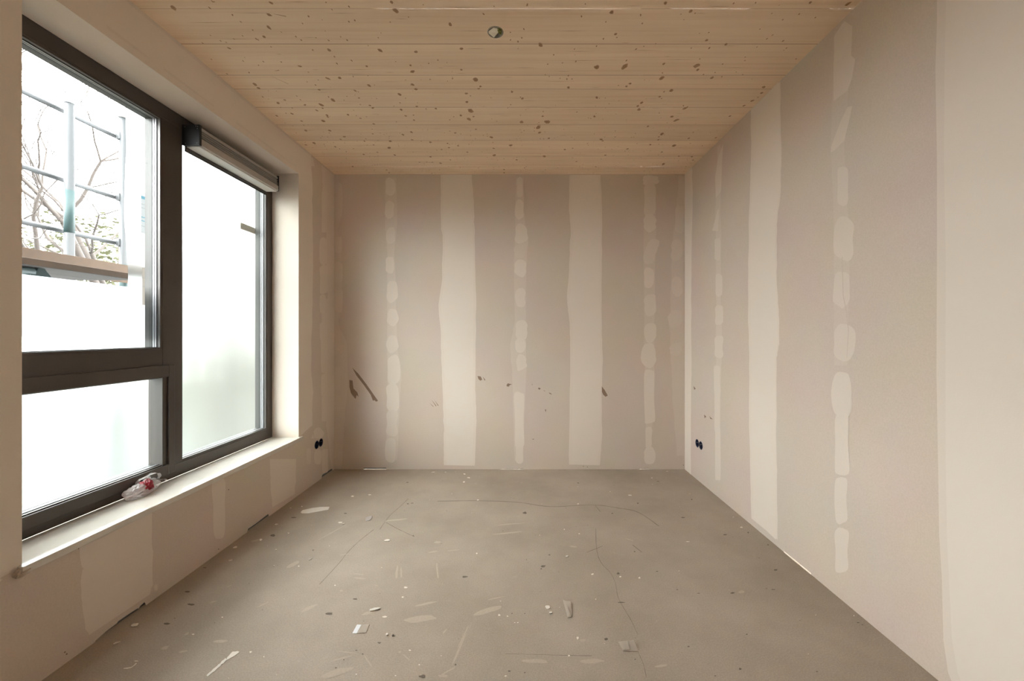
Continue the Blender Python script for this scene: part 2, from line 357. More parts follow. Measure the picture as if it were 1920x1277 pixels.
# dark stains
for x, y, w_, h_ in [(871, 1082, 11, 4), (984, 962, 8, 4), (1019, 1062, 9, 4), (1015, 1067, 3, 2.4), (1159, 1076, 6, 4), (1148, 963, 3, 2), (1030, 1041, 3, 2), (1190, 1035, 3, 2), (1297, 937, 3, 1.8), (1281, 971, 6, 2), (1196, 944, 3, 2),
                     (1084, 906, 4, 1.4), (1165, 1130, 12, 3), (1136, 1199, 7, 4), (1374, 1112, 8, 3), (1454, 1069, 6, 3), (1450, 1106, 9, 1.5), (1437, 1104, 2, 1.4), (1609, 1168, 5, 2), (1617, 1172, 3, 1.6), (711, 1206, 6, 3), (617, 1151, 14, 4),
                     (666, 1124, 8, 3), (352, 1110, 10, 3), (358, 1134, 12, 4), (313, 1170, 10, 5), (384, 1065, 6, 2), (512, 1004, 10, 4), (551, 971, 10, 2), (648, 963, 6, 1.6), (765, 945, 4, 1.4), (773, 944, 5, 1.4), (764, 905, 5, 1.2), (775, 1005, 3, 2),
                     (587, 1032, 2.5, 2), (1234, 903, 5, 1.2), (960, 1151, 2.5, 2), (1400, 1190, 3, 2), (1291, 1213, 4, 2), (1388, 1255, 5, 4), (1191, 1237, 3, 2.4), (792, 1269, 11, 6), (854, 1247, 4, 3), (645, 1238, 3, 2), (680, 1227, 3, 2), (668, 1220, 4, 2),
                     (630, 1253, 4, 2.5), (955, 1259, 5, 2.5), (984, 1262, 3, 2), (1341, 1268, 3, 2), (1232, 1072, 4, 1.6), (1270, 1106, 3, 1.6), (1310, 1113, 5, 1.2), (1403, 999, 3, 2), (1440, 1022, 3, 2), (1360, 1003, 8, 1.6), (1532, 1260, 4, 2), (984, 1151, 2, 2)]:
    fblob(x, y, w_, h_, 4, L3)
for _ in range(170):
    x, y = random.uniform(XL + .1, XR - .1), random.uniform(1.35, D - .05)
    q = (PX + x / y * F, PY + ZC / y * F); s = random.choice([.0016, .002, .003, .004]) * F / y
    fblob(q[0], q[1], s * 1.4, s * .8, random.choice([1, 2, 4, 4]), L3, n=6)
floor = struct(fl.build('floor', [M_FLOOR, M_SPECK, M_DUST, M_LINE, M_STAIN]), 'bare grey cement screed floor speckled with plaster')

# ================================================================== CEILING
cl = Surf(lambda x, y: (x, y, H), (0, 0, -1), pC)
seams = [YN - .02, -1.3, -.98, -.6, -.35, -.02, .31, .52, .85, 1.10, 1.33, 1.56, 1.83, 2.052, 2.30, 2.43, 2.626, 2.845, 3.075, 3.35, 3.56, D + .02]
BX, BY = pC(929, 60)
for i, (a, b) in enumerate(zip(seams, seams[1:])):
    holes = [circle(BX, BY, .036)] if a < BY < b else []
    cl.poly([(XL - .02, a), (XR + .02, a), (XR + .02, b), (XL - .02, b)], holes, tone=random.random())
for i, s in enumerate(seams[1:-1]):
    ww = random.choice([.0006, .001, .0016]) if s not in (2.052, 2.626, 2.845, 3.075) else .0016
    x = XL
    while x < XR:
        x2 = min(XR, x + random.uniform(.25, .9))
        if ww > .0008 or random.random() < .6: cl.poly([(x, s - ww), (x2, s - ww * random.uniform(.3, 1)), (x2, s + ww), (x, s + ww)], lift=L1, mi=3)
        x = x2
def knot(X, Y, s, mi=1, ang=None):
    if math.hypot(X - BX, Y - BY) < .055: return
    s = min(s, .024)
    a = random.gauss(0, .25) if ang is None else ang
    el = random.uniform(1.1, 2.1); pts = []
    for k in range(9):
        t = 2 * math.pi * k / 9; r = random.uniform(.8, 1.2); u, v = s / 2 * r * math.cos(t), s / 2 * el * r * math.sin(t)
        pts.append((X + u * math.cos(a) - v * math.sin(a), Y + u * math.sin(a) + v * math.cos(a)))
    cl.poly(smooth_loop(pts, 2), lift=L2, mi=mi)
    if s > .008:
        cl.poly([(X + (p[0] - X) * 1.7, Y + (p[1] - Y) * 1.35) for p in pts], lift=L1, mi=2)
K1 = """248,43,3 445,42,2 570,80 615,118 680,163 768,150,2 780,15,2 470,8 985,88 952,127 1080,12 1205,117 1237,110 1205,35 1437,12,2 1460,58,3 1430,120 1757,132,2 742,200,2 700,212 625,195
1095,220 1160,200 1195,218 408,235 552,263,2 780,255 1097,272,2 1375,275,2 1310,248 1570,282,2 1818,265,2 455,323 738,335 712,355 937,361,2 984,393 1140,346 1302,361 1541,356 1552,390,3 1818,380 660,395
1090,428,2 1155,425,2 693,460,2 712,480,2 735,528 1023,463 1043,489,2 1315,466,2 1240,495 1094,528 1118,545,2 1552,461,2 1570,486,2 1482,515,2 1898,435,3 1845,510,2 1848,556,2 1912,483 921,523 940,543
820,562,2 832,585 855,545 862,617 895,620 965,572 1055,572,2 1062,590 1030,602 1260,534 1320,575 1335,588 1490,598,2 1868,603,3 1885,635 1860,650,2 1755,653 1815,630 1560,655 1557,627 1575,580 1680,592
812,632 947,660 1065,660,2 1268,645 1340,675 1100,712,2 1098,725 1180,745,2 1160,760 1015,780,2 970,712 1190,827 1285,842 1430,770,2 1425,805,2 1340,790 1335,730 1455,845 1545,720 1550,762 1650,775,2
1743,782 1750,805 1710,815 1650,855 1705,890,2 1758,872 1800,795 1898,705 1815,730 1785,725 1630,883 1225,908,2 1425,942 1657,945 1410,927 1555,830 1590,885 770,80,3 450,192 505,222 535,230 578,212 628,332
1008,272 1220,330 1460,335 1530,92 1610,25 1365,205 1025,205 945,218 1085,628 1090,638 1200,625 1245,630 1515,632 970,790 1130,800 1290,770 1360,830 1500,735 1600,770 1850,830 540,402 836,337 1690,327 1640,345 1770,428"""
K2 = """118,65 325,22,2 725,58,3 980,14,2 1100,52,2 862,70 697,103 1067,92 1302,15 1407,12 1665,12,2 1845,18,2 600,18 582,77 743,161,2 749,177 686,183 1175,190,2 1185,153 1427,137 1460,183 1487,165
388,213,3 11,231 450,259 422,303 653,218 548,232 877,219 1267,209,2 1102,227 1553,227 1537,193 1142,278 795,286 653,318,3 787,315,3 1127,311,3 972,302 1357,270 1356,286 1200,368,2 1247,362 961,370,3
812,396,2 795,409 520,414 80,378,3 103,409 96,420 37,442 40,483 253,435 293,460 302,466 654,462 1007,428,2 973,434 961,466 952,458 1445,412,2 1435,440,2 1418,460 1390,477,2 1352,500 867,486,2 854,519,2
848,502 1065,500 1073,512,2 950,535 1010,552,2 247,495 232,510 55,523,2 50,565 560,530 643,552 398,550 298,578,2 420,577,3 378,603,3 383,628 1030,570,2 897,598 155,650,2 427,655 675,660,2 683,667
963,634,2 948,648 945,662 247,688,2 540,702 503,708 166,703 168,735,2 275,757 215,803 215,818 405,740,2 558,765 695,735 800,705 962,720 1043,740 1105,742,2 1020,690,2 1090,655 1218,652 1285,550 312,795
650,790 970,777,2 1110,758 908,685 245,152 246,188 281,196 299,178 309,137 1535,93 1690,82 1613,66 1483,63 1120,62 840,232 933,207 1598,278 1250,303 870,110 555,290 520,357 1187,227 1413,222 1132,330 1160,352 1215,343"""
for txt, (x0, s0) in ((K1, (240, .34375)), (K2, (860, .3958))):
    for tok in txt.split():
        q = [float(v) for v in tok.split(',')]; sz = q[2] if len(q) > 2 else 1
        X, Y = pC(x0 + q[0] * s0, q[1] * s0)
        if XL + .02 < X < XR - .02 and .5 < Y < D - .01:
            s = {1: 2.5, 2: 3.7, 3: 5.6}[int(sz)] * min(Y, 2.9) / F * random.uniform(.8, 1.15)
            knot(X, Y, s, 2 if random.random() < .22 else 1)
for _ in range(520):
    X, Y = random.uniform(XL + .03, XR - .03), random.choice([random.uniform(YN + .1, D - .03), random.uniform(2.3, D - .03), random.uniform(2.9, D - .03)])
    knot(X, Y, random.uniform(.003, .0075), random.choice([1, 2, 2]))
for x, y, l, a in [(525, 150, .09, .9), (525, 28, .05, .3), (519, 132, .03, -.2), (1010, 233, .05, .8), (1026, 229, .04, -.6), (1268, 226, .05, -.7), (800, 304, .12, .1), (1008, 238, .03, .2), (1485, 208, .0, 0)]:
    if l:
        X, Y = pC(x, y); c, s = math.cos(a), math.sin(a); cl.poly([(X - c * l / 2, Y - s * l / 2 - .001), (X + c * l / 2, Y + s * l / 2 - .003), (X + c * l / 2, Y + s * l / 2 + .003), (X - c * l / 2, Y - s * l / 2 + .001)], lift=L3, mi=2)
for _ in range(150):   # short resin streaks along the grain
    X, Y = random.uniform(XL + .1, XR - .4), random.uniform(.5, D - .05); l = random.uniform(.03, .22)
    cl.poly([(X, Y - .0004), (X + l * .5, Y - .0012), (X + l, Y), (X + l * .5, Y + .0012)], lift=L1, mi=2)
ceiling = struct(cl.build('ceiling', [M_WOOD, M_KNOT, M_KNOT2, M_SEAM]), 'pale knotty timber panel ceiling')

# ================================================================== BACK WALL
bw = Surf(lambda x, z: (x, D, z), (0, -1, 0), pB)
def floor_notches_b(spans, h=.012):
    pts = []
    for a, b in spans: pts += [(pB(a, 0)[0], 0), (pB(a, 0)[0], h), (pB(b, 0)[0], h), (pB(b, 0)[0], 0)]
    return pts
bw.poly([(XL - .02, 0)] + floor_notches_b([(682, 724)], .014) + floor_notches_b([(938, 981), (1197, 1216)], .007) + [(XR + .02, 0), (XR + .02, H), (XL - .02, H)])
W1 = (560, 280, .4854); W2 = (920, 300, .4699); WC = (700, 320, .235)
# thin first coat down the screw lines
for l, r, k in [([(335, 110), (333, 290), (342, 400), (342, 780), (345, 1000), (335, 1200)], [(377, 110), (381, 290), (370, 400), (382, 780), (398, 860), (392, 960), (380, 1200)], W1),
                ([(100, 70), (97, 300), (92, 420), (96, 640), (78, 740), (86, 860), (95, 1200)], [(130, 70), (134, 230), (148, 320), (140, 480), (140, 640), (142, 830), (130, 1200)], W2),
                ([(622, 80), (612, 290), (612, 700), (617, 900), (620, 1140)], [(656, 80), (659, 290), (652, 700), (655, 900), (640, 1140)], W2)]:
    bw.ppoly(edge_strip(l, r, .8), k, lift=L1, tone=.3)
# corner bands left and right
bw.ppoly(edge_strip([(627, 327), (627, 880)], [(634, 327), (640, 372), (642, 400), (637, 412), (633, 430), (640, 480), (642, 560), (634, 610), (650, 640), (652, 720), (645, 800), (642, 870), (640, 879)], .5), lift=L1, tone=.25)
bw.ppoly(edge_strip([(750, 60), (735, 250), (722, 420), (715, 640), (718, 800), (725, 950), (742, 1180)], [(772, 60), (772, 1180)], 1.5), W2, lift=L1, tone=.28)
dabs = [(W1, [(335, 110, 372, 180), (335, 200, 368, 265), (340, 303, 373, 365), (337, 415, 367, 478), (340, 513, 380, 588), (342, 618, 383, 680), (342, 722, 383, 782), (345, 797, 390, 905), (340, 903, 386, 1015), (338, 1010, 382, 1110),
              (336, 1115, 373, 1207)], .76),
        (W2, [(104, 70, 128, 148), (99, 162, 132, 235), (98, 255, 146, 335), (96, 395, 143, 465), (100, 515, 138, 585), (98, 640, 145, 712), (100, 710, 137, 770), (103, 778, 143, 838), (95, 928, 133, 1145), (100, 1132, 130, 1210)], .8),
        (W2, [(608, 67, 670, 94), (613, 95, 658, 222), (610, 220, 660, 290), (612, 430, 650, 510), (612, 540, 660, 620), (615, 650, 660, 725), (601, 735, 657, 825), (613, 838, 655, 1048), (617, 1065, 643, 1147), (611, 1148, 656, 1212)], .78),
        (W1, [(138, 130, 168, 268), (138, 338, 168, 400), (140, 435, 170, 515), (138, 545, 170, 627), (140, 700, 160, 780), (138, 840, 160, 930), (138, 950, 163, 1010), (140, 1060, 168, 1130), (140, 1140, 168, 1218)], .42),
        (W2, [(750, 65, 772, 150), (737, 185, 770, 290), (720, 322, 764, 400), (722, 470, 764, 540), (709, 603, 764, 665), (713, 733, 764, 778)], .5)]
for k, bs, tn in dabs:
    for b in bs: bw.ppoly(blob(*b), k, lift=L2, tone=tn * random.uniform(.85, 1.12))
bw.ppoly(smooth_loop([(640, 318), (672, 322), (668, 350), (655, 380), (648, 410), (620, 415), (609, 390), (620, 350)], 4, .6), W2, lift=L2, tone=.6)
bw.ppoly(smooth_loop([(148, 322), (140, 360), (128, 390), (100, 385), (94, 350), (110, 335)], 4, .6), W2, lift=L2, tone=.42)
# taped board joints, full height, two coats
J1l = [(548, 98), (550, 300), (556, 340), (554, 500), (541, 600), (549, 720), (553, 850), (559, 1000), (560, 1100), (561, 1220)]
J1r = [(668, 98), (677, 220), (680, 340), (685, 600), (682, 900), (686, 1050), (681, 1222)]
J2l = [(315, 60), (312, 180), (319, 300), (312, 440), (304, 560), (315, 650), (318, 780), (315, 980), (313, 1215)]
J2r = [(438, 60), (445, 200), (443, 400), (443, 700), (448, 800), (442, 950), (445, 1100), (435, 1218)]
bw.ppoly(edge_strip(J1l, J1r, .8), W1, lift=L1, tone=.88); bw.ppoly(edge_strip([(x + 9, y) for x, y in J1l], [(x - 9, y) for x, y in J1r], 1.1), W1, lift=L2, tone=1)
bw.ppoly(edge_strip(J2l, J2r, .8), W2, lift=L1, tone=.85); bw.ppoly(edge_strip([(x + 11, y) for x, y in J2l], [(x - 9, y) for x, y in J2r], 1.1), W2, lift=L2, tone=.96)
T7 = (640, 680, .1723); T8 = (860, 680, .1723)
for pts in ([(88, 188), (123, 195), (132, 280), (175, 325), (187, 370), (168, 352), (155, 395), (105, 330), (90, 270)],
            [(120, 55), (185, 120), (270, 230), (340, 330), (400, 415), (380, 425), (360, 408), (345, 415), (320, 350), (250, 250), (165, 140)],
            [(978, 400), (1036, 470), (1028, 474)], [(1010, 402), (1058, 465), (1052, 470)], [(960, 440), (1005, 476), (1000, 480)]):
    bw.ppoly(pts, T7, lift=L3, mi=1)
for pts in ([(205, 145), (240, 150), (258, 185), (236, 196), (216, 180)], [(262, 150), (292, 190), (280, 194)], [(520, 245), (535, 225), (580, 236), (556, 244), (545, 262), (525, 258)],
            [(862, 283), (872, 270), (893, 280), (880, 296)], [(978, 325), (998, 330), (1018, 348), (992, 340)], [(918, 300), (940, 308), (938, 314)], [(1557, 258), (1590, 300), (1622, 358), (1598, 372), (1570, 345), (1560, 320)],
            [(938, 510), (952, 508), (948, 540), (942, 525)], [(795, 832), (820, 828), (818, 838)], [(800, 225), (804, 245), (797, 240)]):
    bw.ppoly(pts, T8, lift=L3, mi=1)
for x, y in [(695, 17), (725, 22), (1445, 8)]: bw.ppoly(circle(920 + x * .25, 870 + y * .25, .7, 8), lift=L3, mi=2)
struct(bw.build('wall_back', WM), 'rear plasterboard wall with two wide filled joints and three lines of filled screws')
def track(name, x0, x1, y0, y1):
    bm = bmesh.new(); box(bm, x0, x1, y0, y1, .0, .07, .001); return struct(from_bm(name, bm, M_STEEL))
track('trim_1', XL - .02, XR + .02, D + .0135, D + .05)
track('trim_2', XR + .0135, XR + .05, YN, D)
track('trim_3', XL - .05, XL - .0135, YN, D)

# ================================================================== RIGHT WALL
rw = Surf(lambda y, z: (XR, y, z), (-1, 0, 0), pR)
n0, n1 = pR(1470, 0)[0], pR(1521, 0)[0]
SZ = .316; SR = [3.394, 3.465]
rw.poly([(D + .02, 0), (n0, 0), (n0, .007), (n1, .009), (n1, 0), (YN, 0), (YN, H), (D + .02, H)][::1], [circle(y, SZ, .034) for y in SR])
R1 = (1260, 200, .5483); R3 = (1400, 0, .5481); R4 = (1400, 700, .4518)
rw.ppoly(edge_strip([(1284, 320), (1284, 884)], [(1297, 312), (1299, 372), (1297, 470), (1296, 560), (1297, 700), (1295, 800), (1296, 897)], .35), lift=L1, tone=.95)
rw.ppoly(edge_strip([(1345, 275), (1342, 400), (1343, 620), (1345, 900)], [(1352, 270), (1351, 400), (1353, 620), (1350, 903)], .5), lift=L1, tone=.3)
rw.ppoly([(158, 175), (175, 127), (172, 180), (168, 290), (150, 313), (148, 240)], R1, lift=L2, tone=.7)
rw.ppoly([(157, 350), (161, 352), (158, 425), (138, 424)], R1, lift=L2, tone=.7)
for b in [(147, 450, 165, 525), (149, 572, 171, 650), (147, 680, 174, 745), (145, 785, 175, 860), (144, 885, 165, 985), (146, 975, 163, 1110), (149, 1100, 166, 1277)]: rw.ppoly(blob(*b), R1, lift=L2, tone=.62)
rj_l = [(1408, 205), (1408, 300), (1404, 420), (1403, 560), (1405, 690), (1405, 800), (1407, 900), (1409, 972)]
rj_r = [(1463, 153), (1465, 300), (1464, 360), (1457, 420), (1456, 510), (1460, 580), (1461, 645), (1456, 670), (1456, 800), (1457, 900), (1458, 1012)]
rw.ppoly(edge_strip(rj_l, rj_r, .4), lift=L1, tone=.9); rw.ppoly(edge_strip([(x + 4, y) for x, y in rj_l], [(x - 3, y) for x, y in rj_r], .5), lift=L2, tone=1.05)
rw.ppoly(edge_strip([(300, 110), (288, 510), (298, 700), (298, 900), (300, 1250)], [(360, 90), (335, 500), (345, 700), (352, 900), (345, 1250)], .9), R3, lift=L1, tone=.2)
for pts in ([(303, 120), (335, 72), (362, 90), (358, 190), (372, 203), (360, 270), (345, 310), (298, 346), (298, 215)], [(362, 363), (335, 480), (300, 515), (288, 522), (290, 500), (320, 420), (346, 366)]):
    rw.ppoly(pts, R3, lift=L2, tone=.68)
rw.ppoly([(300, 125), (330, 78), (345, 90), (350, 140), (325, 205), (302, 212)], R3, lift=L3, tone=.8)
for b in [(313, 570, 347, 702), (302, 748, 365, 887), (299, 930, 352, 1052), (301, 1110, 369, 1235)]: rw.ppoly(blob(*b), R3, lift=L2, tone=.55)
for b in [(358, 0, 434, 180), (365, 170, 426, 420), (369, 430, 418, 622), (366, 645, 423, 830)]: rw.ppoly(blob(*b), R4, lift=L2 if b[1] else L3, tone=.66)
for pts in ([(1757, -200), (1757, 40), (1754, 130), (1757, 300), (1757, 480), (1756, 700), (1759, 860), (1761, 1000), (1766, 1080), (1769, 1200), (1778, 1262), (1790, 1290)],):
    rw.ppoly(pts + [(2100, 1560), (2100, -500)], lift=L1, tone=.72); rw.ppoly([(x + 16 + random.uniform(-3, 3), y) for x, y in pts] + [(2100, 1560), (2100, -500)], lift=L2, tone=.98)
def band(s, y0, y1, tn, z0=.03, z1=H):       # more filled joints beyond the frame
    s.poly([(y0, z0), (y1, z0), (y1, z1), (y0, z1)], lift=L1, tone=tn)
band(rw, -.42, -.1, .95); band(rw, -1.6, -1.32, .95)
for pts in ([(380, 80), (412, 45), (400, 70), (385, 95)], [(535, 625), (470, 632), (490, 640)]): rw.ppoly(pts, R1, lift=L3, tone=-.25)
for pts in ([(110, 1053), (118, 1060), (112, 1066)], [(128, 1058), (140, 1070), (132, 1068)], [(74, 955), (82, 965), (76, 968)]): rw.ppoly(pts, R1, lift=L3, mi=1)
rw.ppoly([(326, 880), (329, 880), (333, 1010), (345, 1070), (351, 1130), (345, 1225), (343, 1225), (348, 1130), (341, 1070), (330, 1010)], R3, lift=L4, tone=-.35)
struct(rw.build('wall_right', WM), 'right plasterboard wall with filled joints')

# ================================================================== LEFT WALL with the window niche
WY0, WY1, WZ0, WZ1, XF = 1.40, 3.134, .425, 2.518, -1.958
VY0, VY1 = -1.35, -.85                     # unseen window added behind the viewpoint to brighten the near walls
lw = Surf(lambda y, z: (XL, y, z), (1, 0, 0), pL)
SLY = [3.409, 3.480]
def gapL(pts): return [(pL(x, 0)[0], h) for x, h in pts]
g1 = gapL([(178.5, 0), (178.5, .004), (200, .012), (219, .013), (222, .018), (240, .017), (258, .014), (260, .008), (263, .016), (271, .02), (274, 0)])
g2 = gapL([(464, 0), (465, .018), (480, .016), (503, .022), (504, 0)]); g3 = gapL([(603, 0), (604, .028), (622, .024), (624, 0)])
lw.poly([(YN, 0)] + g1 + g2 + [(WY1, 0), (WY1, WZ0), (WY0, WZ0), (YN, WZ0)])
lw.poly([(YN, WZ0), (WY0, WZ0), (WY0, WZ1), (YN, WZ1)], [[(VY0, WZ0), (VY1, WZ0), (VY1, WZ1), (VY0, WZ1)]]); lw.poly([(YN, WZ1), (WY1, WZ1), (WY1, H), (YN, H)])
lw.poly([(WY1, 0)] + g3 + [(D + .02, 0), (D + .02, .42), (WY1, .42)], [circle(y, .318, .034) for y in SLY]); lw.poly([(WY1, .42), (D + .02, .42), (D + .02, H), (WY1, H)])
# reveals
XO = -2.052
for q in ([(XL, WY0, WZ1), (XO, WY0, WZ1), (XO, WY1, WZ1), (XL, WY1, WZ1)], [(XL, WY1, WZ1), (XO, WY1, WZ1), (XO, WY1, WZ0), (XL, WY1, WZ0)],
          [(XL, WY0, WZ0), (XO, WY0, WZ0), (XO, WY0, WZ1), (XL, WY0, WZ1)], [(XL, WY1, WZ0), (XO, WY1, WZ0), (XO, WY0, WZ0), (XL, WY0, WZ0)]):
    lw.quad3(q, tone=.5)
for q in ([(XL, VY0, WZ1), (XO, VY0, WZ1), (XO, VY1, WZ1), (XL, VY1, WZ1)], [(XL, VY1, WZ1), (XO, VY1, WZ1), (XO, VY1, WZ0), (XL, VY1, WZ0)],
          [(XL, VY0, WZ0), (XO, VY0, WZ0), (XO, VY0, WZ1), (XL, VY0, WZ1)], [(XL, VY1, WZ0), (XO, VY1, WZ0), (XO, VY0, WZ0), (XL, VY0, WZ0)]):
    lw.quad3(q, tone=.5)  # reveals of the added window
# skimmed field above and beside the window
ye = pL(587, 0)[0]
edge = [(586, 900 - 90), (585, 770), (587, 735), (583, 690), (585, 600), (587, 500), (586, 400), (585, 330), (583, 295)]
e2 = [pL(*p) for p in edge]; e2[0] = (e2[0][0], .44); e2[-1] = (e2[-1][0], H)
def dense(pl, j=.003):
    o = []
    for a, b in zip(pl, pl[1:]):
        for k in range(6): t = k / 6; o.append((a[0] * (1 - t) + b[0] * t + random.gauss(0, j), a[1] * (1 - t) + b[1] * t))
    return o + [pl[-1]]
lw.poly([(WY1, .455)] + [(3.16, .455), (3.22, .475)] + dense(e2)[2:] + [(0, H), (0, .415), (1.1, .418), (1.33, .425), (1.37, .45), (WY0, .46), (WY0, WZ1), (WY1, WZ1)], lift=L1, tone=.82)
# darker thin strip where the skim stops over the opening and along the ceiling
for _ in range(9):
    a = random.uniform(WY0, WY1 - .3); b = a + random.uniform(.15, .5)
    lw.poly([(a, WZ1 + .032), (b, WZ1 + .035 + random.uniform(-.006, .01)), (b, WZ1 + .042), (a, WZ1 + .048)], lift=L2, tone=.55)
lw.poly(dense([(1.0, H - .02), (1.8, H - .018), (2.5, H - .022), (3.3, H - .016)], .0015) + [(3.3, H), (1.0, H)], lift=L2, tone=.5)
lw.ppoly([(583, 294), (590, 300), (590, 312), (583, 312)], lift=L3, tone=.6); lw.ppoly([(587, 297), (592, 301), (591, 315), (589, 310)], lift=L3, tone=-.6)
C3 = (560, 280, .2504); C4 = (560, 560, .2662); L7 = (0, 980, .2326); F1 = (80, 880, .3229)
lw.ppoly(edge_strip([(170, 120), (180, 300), (205, 600), (200, 800), (215, 1000), (215, 1277)], [(268, 190), (268, 1277)], 2), C3, lift=L1, tone=.5)
lw.ppoly(edge_strip([(165, 0), (160, 300), (190, 600), (192, 900), (205, 960), (230, 1200)], [(251, 0), (251, 1205)], 2), C4, lift=L1, tone=.5)
for b in [(172, 320, 205, 620), (158, 665, 212, 860), (158, 870, 215, 1080), (158, 1090, 200, 1225)]: lw.ppoly(blob(*b), C3, lift=L2, tone=.62)
for b in [(148, 0, 190, 90), (150, 170, 195, 300), (158, 300, 200, 520), (160, 530, 200, 690), (163, 690, 195, 865), (105, 912, 175, 980), (112, 1060, 158, 1165), (165, 1060, 208, 1228)]: lw.ppoly(blob(*b), C4, lift=L2, tone=.55)
lw.ppoly([(88, 985), (98, 955), (110, 985)], C4, lift=L2, tone=.6)
# filler below the sill
lw.ppoly(edge_strip([(600, 150), (636, 200), (650, 330), (668, 370), (648, 480), (658, 640), (690, 860), (720, 905)], [(1225, -100), (1220, 130), (1232, 250), (1228, 500), (1205, 580)], 2), L7, lift=L1, tone=.72)
lw.ppoly(smooth_loop([(985, 80), (1055, 60), (1058, 200), (1055, 375), (1025, 402), (995, 380), (990, 220)], 4, .8), F1, lift=L1, tone=.6)
lw.ppoly(edge_strip([(1320, -60), (1322, 100), (1334, 220)], [(1470, -60), (1468, 60), (1463, 145)], 1.5), F1, lift=L1, tone=.62)
lw.ppoly(blob(1242, 500, 1270, 548), L7, lift=L2, tone=.6)
for b in [(575, 840, 583, 870)]: lw.ppoly(blob(*b), lift=L1, tone=.3)
# torn paper and scuffs
for pts in ([(0, 445), (75, 405), (125, 375), (230, 370), (175, 405), (90, 435), (40, 462), (0, 455)], [(70, 400), (120, 355), (122, 375)], [(510, 1045), (525, 1035), (528, 1046), (515, 1052)], [(525, 1060), (540, 1050), (542, 1062), (530, 1068)],
            [(118, 470), (121, 470), (122, 555), (119, 555)], [(795, 870), (825, 850), (820, 870), (790, 890)], [(1060, 690), (1110, 660), (1100, 672)]):
    lw.ppoly(pts, L7, lift=L3, tone=-.35)
for pts in ([(510, 1045), (525, 1035), (528, 1046), (515, 1052)], [(525, 1060), (540, 1050), (542, 1062), (530, 1068)]): lw.ppoly(pts, L7, lift=L4, mi=1)
for x, y in [(207, 461), (1079, 118), (1020, 464)]: lw.ppoly(circle(80 + x * .3229, 880 + y * .3229, .9, 8), lift=L3, mi=2)
struct(lw.build('wall_left', WM), 'left wall with the window niche')
# rear wall behind the camera and the outer skin of the facade
s = Surf(lambda x, z: (x, YN, z), (0, 1, 0)); s.poly([(XL - .02, 0), (XR + .02, 0), (XR + .02, H), (XL - .02, H)], tone=.4)
struct(s.build('wall_front', WM), 'plasterboard wall behind the viewpoint')
bm = bmesh.new()
for y0, y1, z0, z1 in ((YN - .3, VY0 - .002, -.3, H + .3), (VY1 + .002, WY0 - .002, -.3, H + .3), (VY0 - .002, VY1 + .002, -.3, WZ0 - .002), (VY0 - .002, VY1 + .002, WZ1 + .002, H + .3), (WY1 + .002, D + .4, -.3, H + .3), (WY0 - .002, WY1 + .002, -.3, WZ0 - .002), (WY0 - .002, WY1 + .002, WZ1 + .002, H + .3)):
    box(bm, -2.06, -1.83, y0, y1, z0, z1)
struct(from_bm('trim_4', bm, M_SHELL), 'outer leaf of the facade around the window')

# ================================================================== WINDOW
win = struct(empty('window_1', (XF, (WY0 + WY1) / 2, .455)), 'dark framed window of three panes')
FZ0, FZ1 = .455, WZ1 - .001
XB = -2.035                                   # outside face of the frame
def ring(bm, x0, x1, a, b, mi=0, bev=.0015):  # a, b = outer and inner (y0, y1, z0, z1)
    box(bm, x0, x1, a[0], b[0], a[2], a[3], bev, mi); box(bm, x0, x1, b[1], a[1], a[2], a[3], bev, mi)
    box(bm, x0, x1, b[0], b[1], a[2], b[2], bev, mi); box(bm, x0, x1, b[0], b[1], b[3], a[3], bev, mi)
PA = (1.478, 2.172, 1.184, 2.437); PB_ = (1.478, 2.205, .545, 1.03); PC_ = (2.302, 3.066, .537, 2.432)
bm = bmesh.new(); ring(bm, XB, XF, (WY0 + .001, WY1 - .001, FZ0, FZ1), (1.47, 3.072, .528, 2.441)); from_bm('outer_frame', bm, M_FRAME, win)
bm = bmesh.new(); box(bm, XB, XF, 2.178, 2.300, .528, 2.441, .0015); from_bm('mullion', bm, M_FRAME, win)
bm = bmesh.new(); box(bm, XB, XF - .0005, 1.47, 2.178, 1.03, 1.18, .0015); from_bm('transom', bm, M_FRAME, win)
sash = None
bm = bmesh.new(); ring(bm, XB + .012, XF + .010, (1.43, 2.245, .492, 1.092), (1.488, 2.207, .546, 1.028), 0, .003); sash = from_bm('sash', bm, M_FRAME, win)
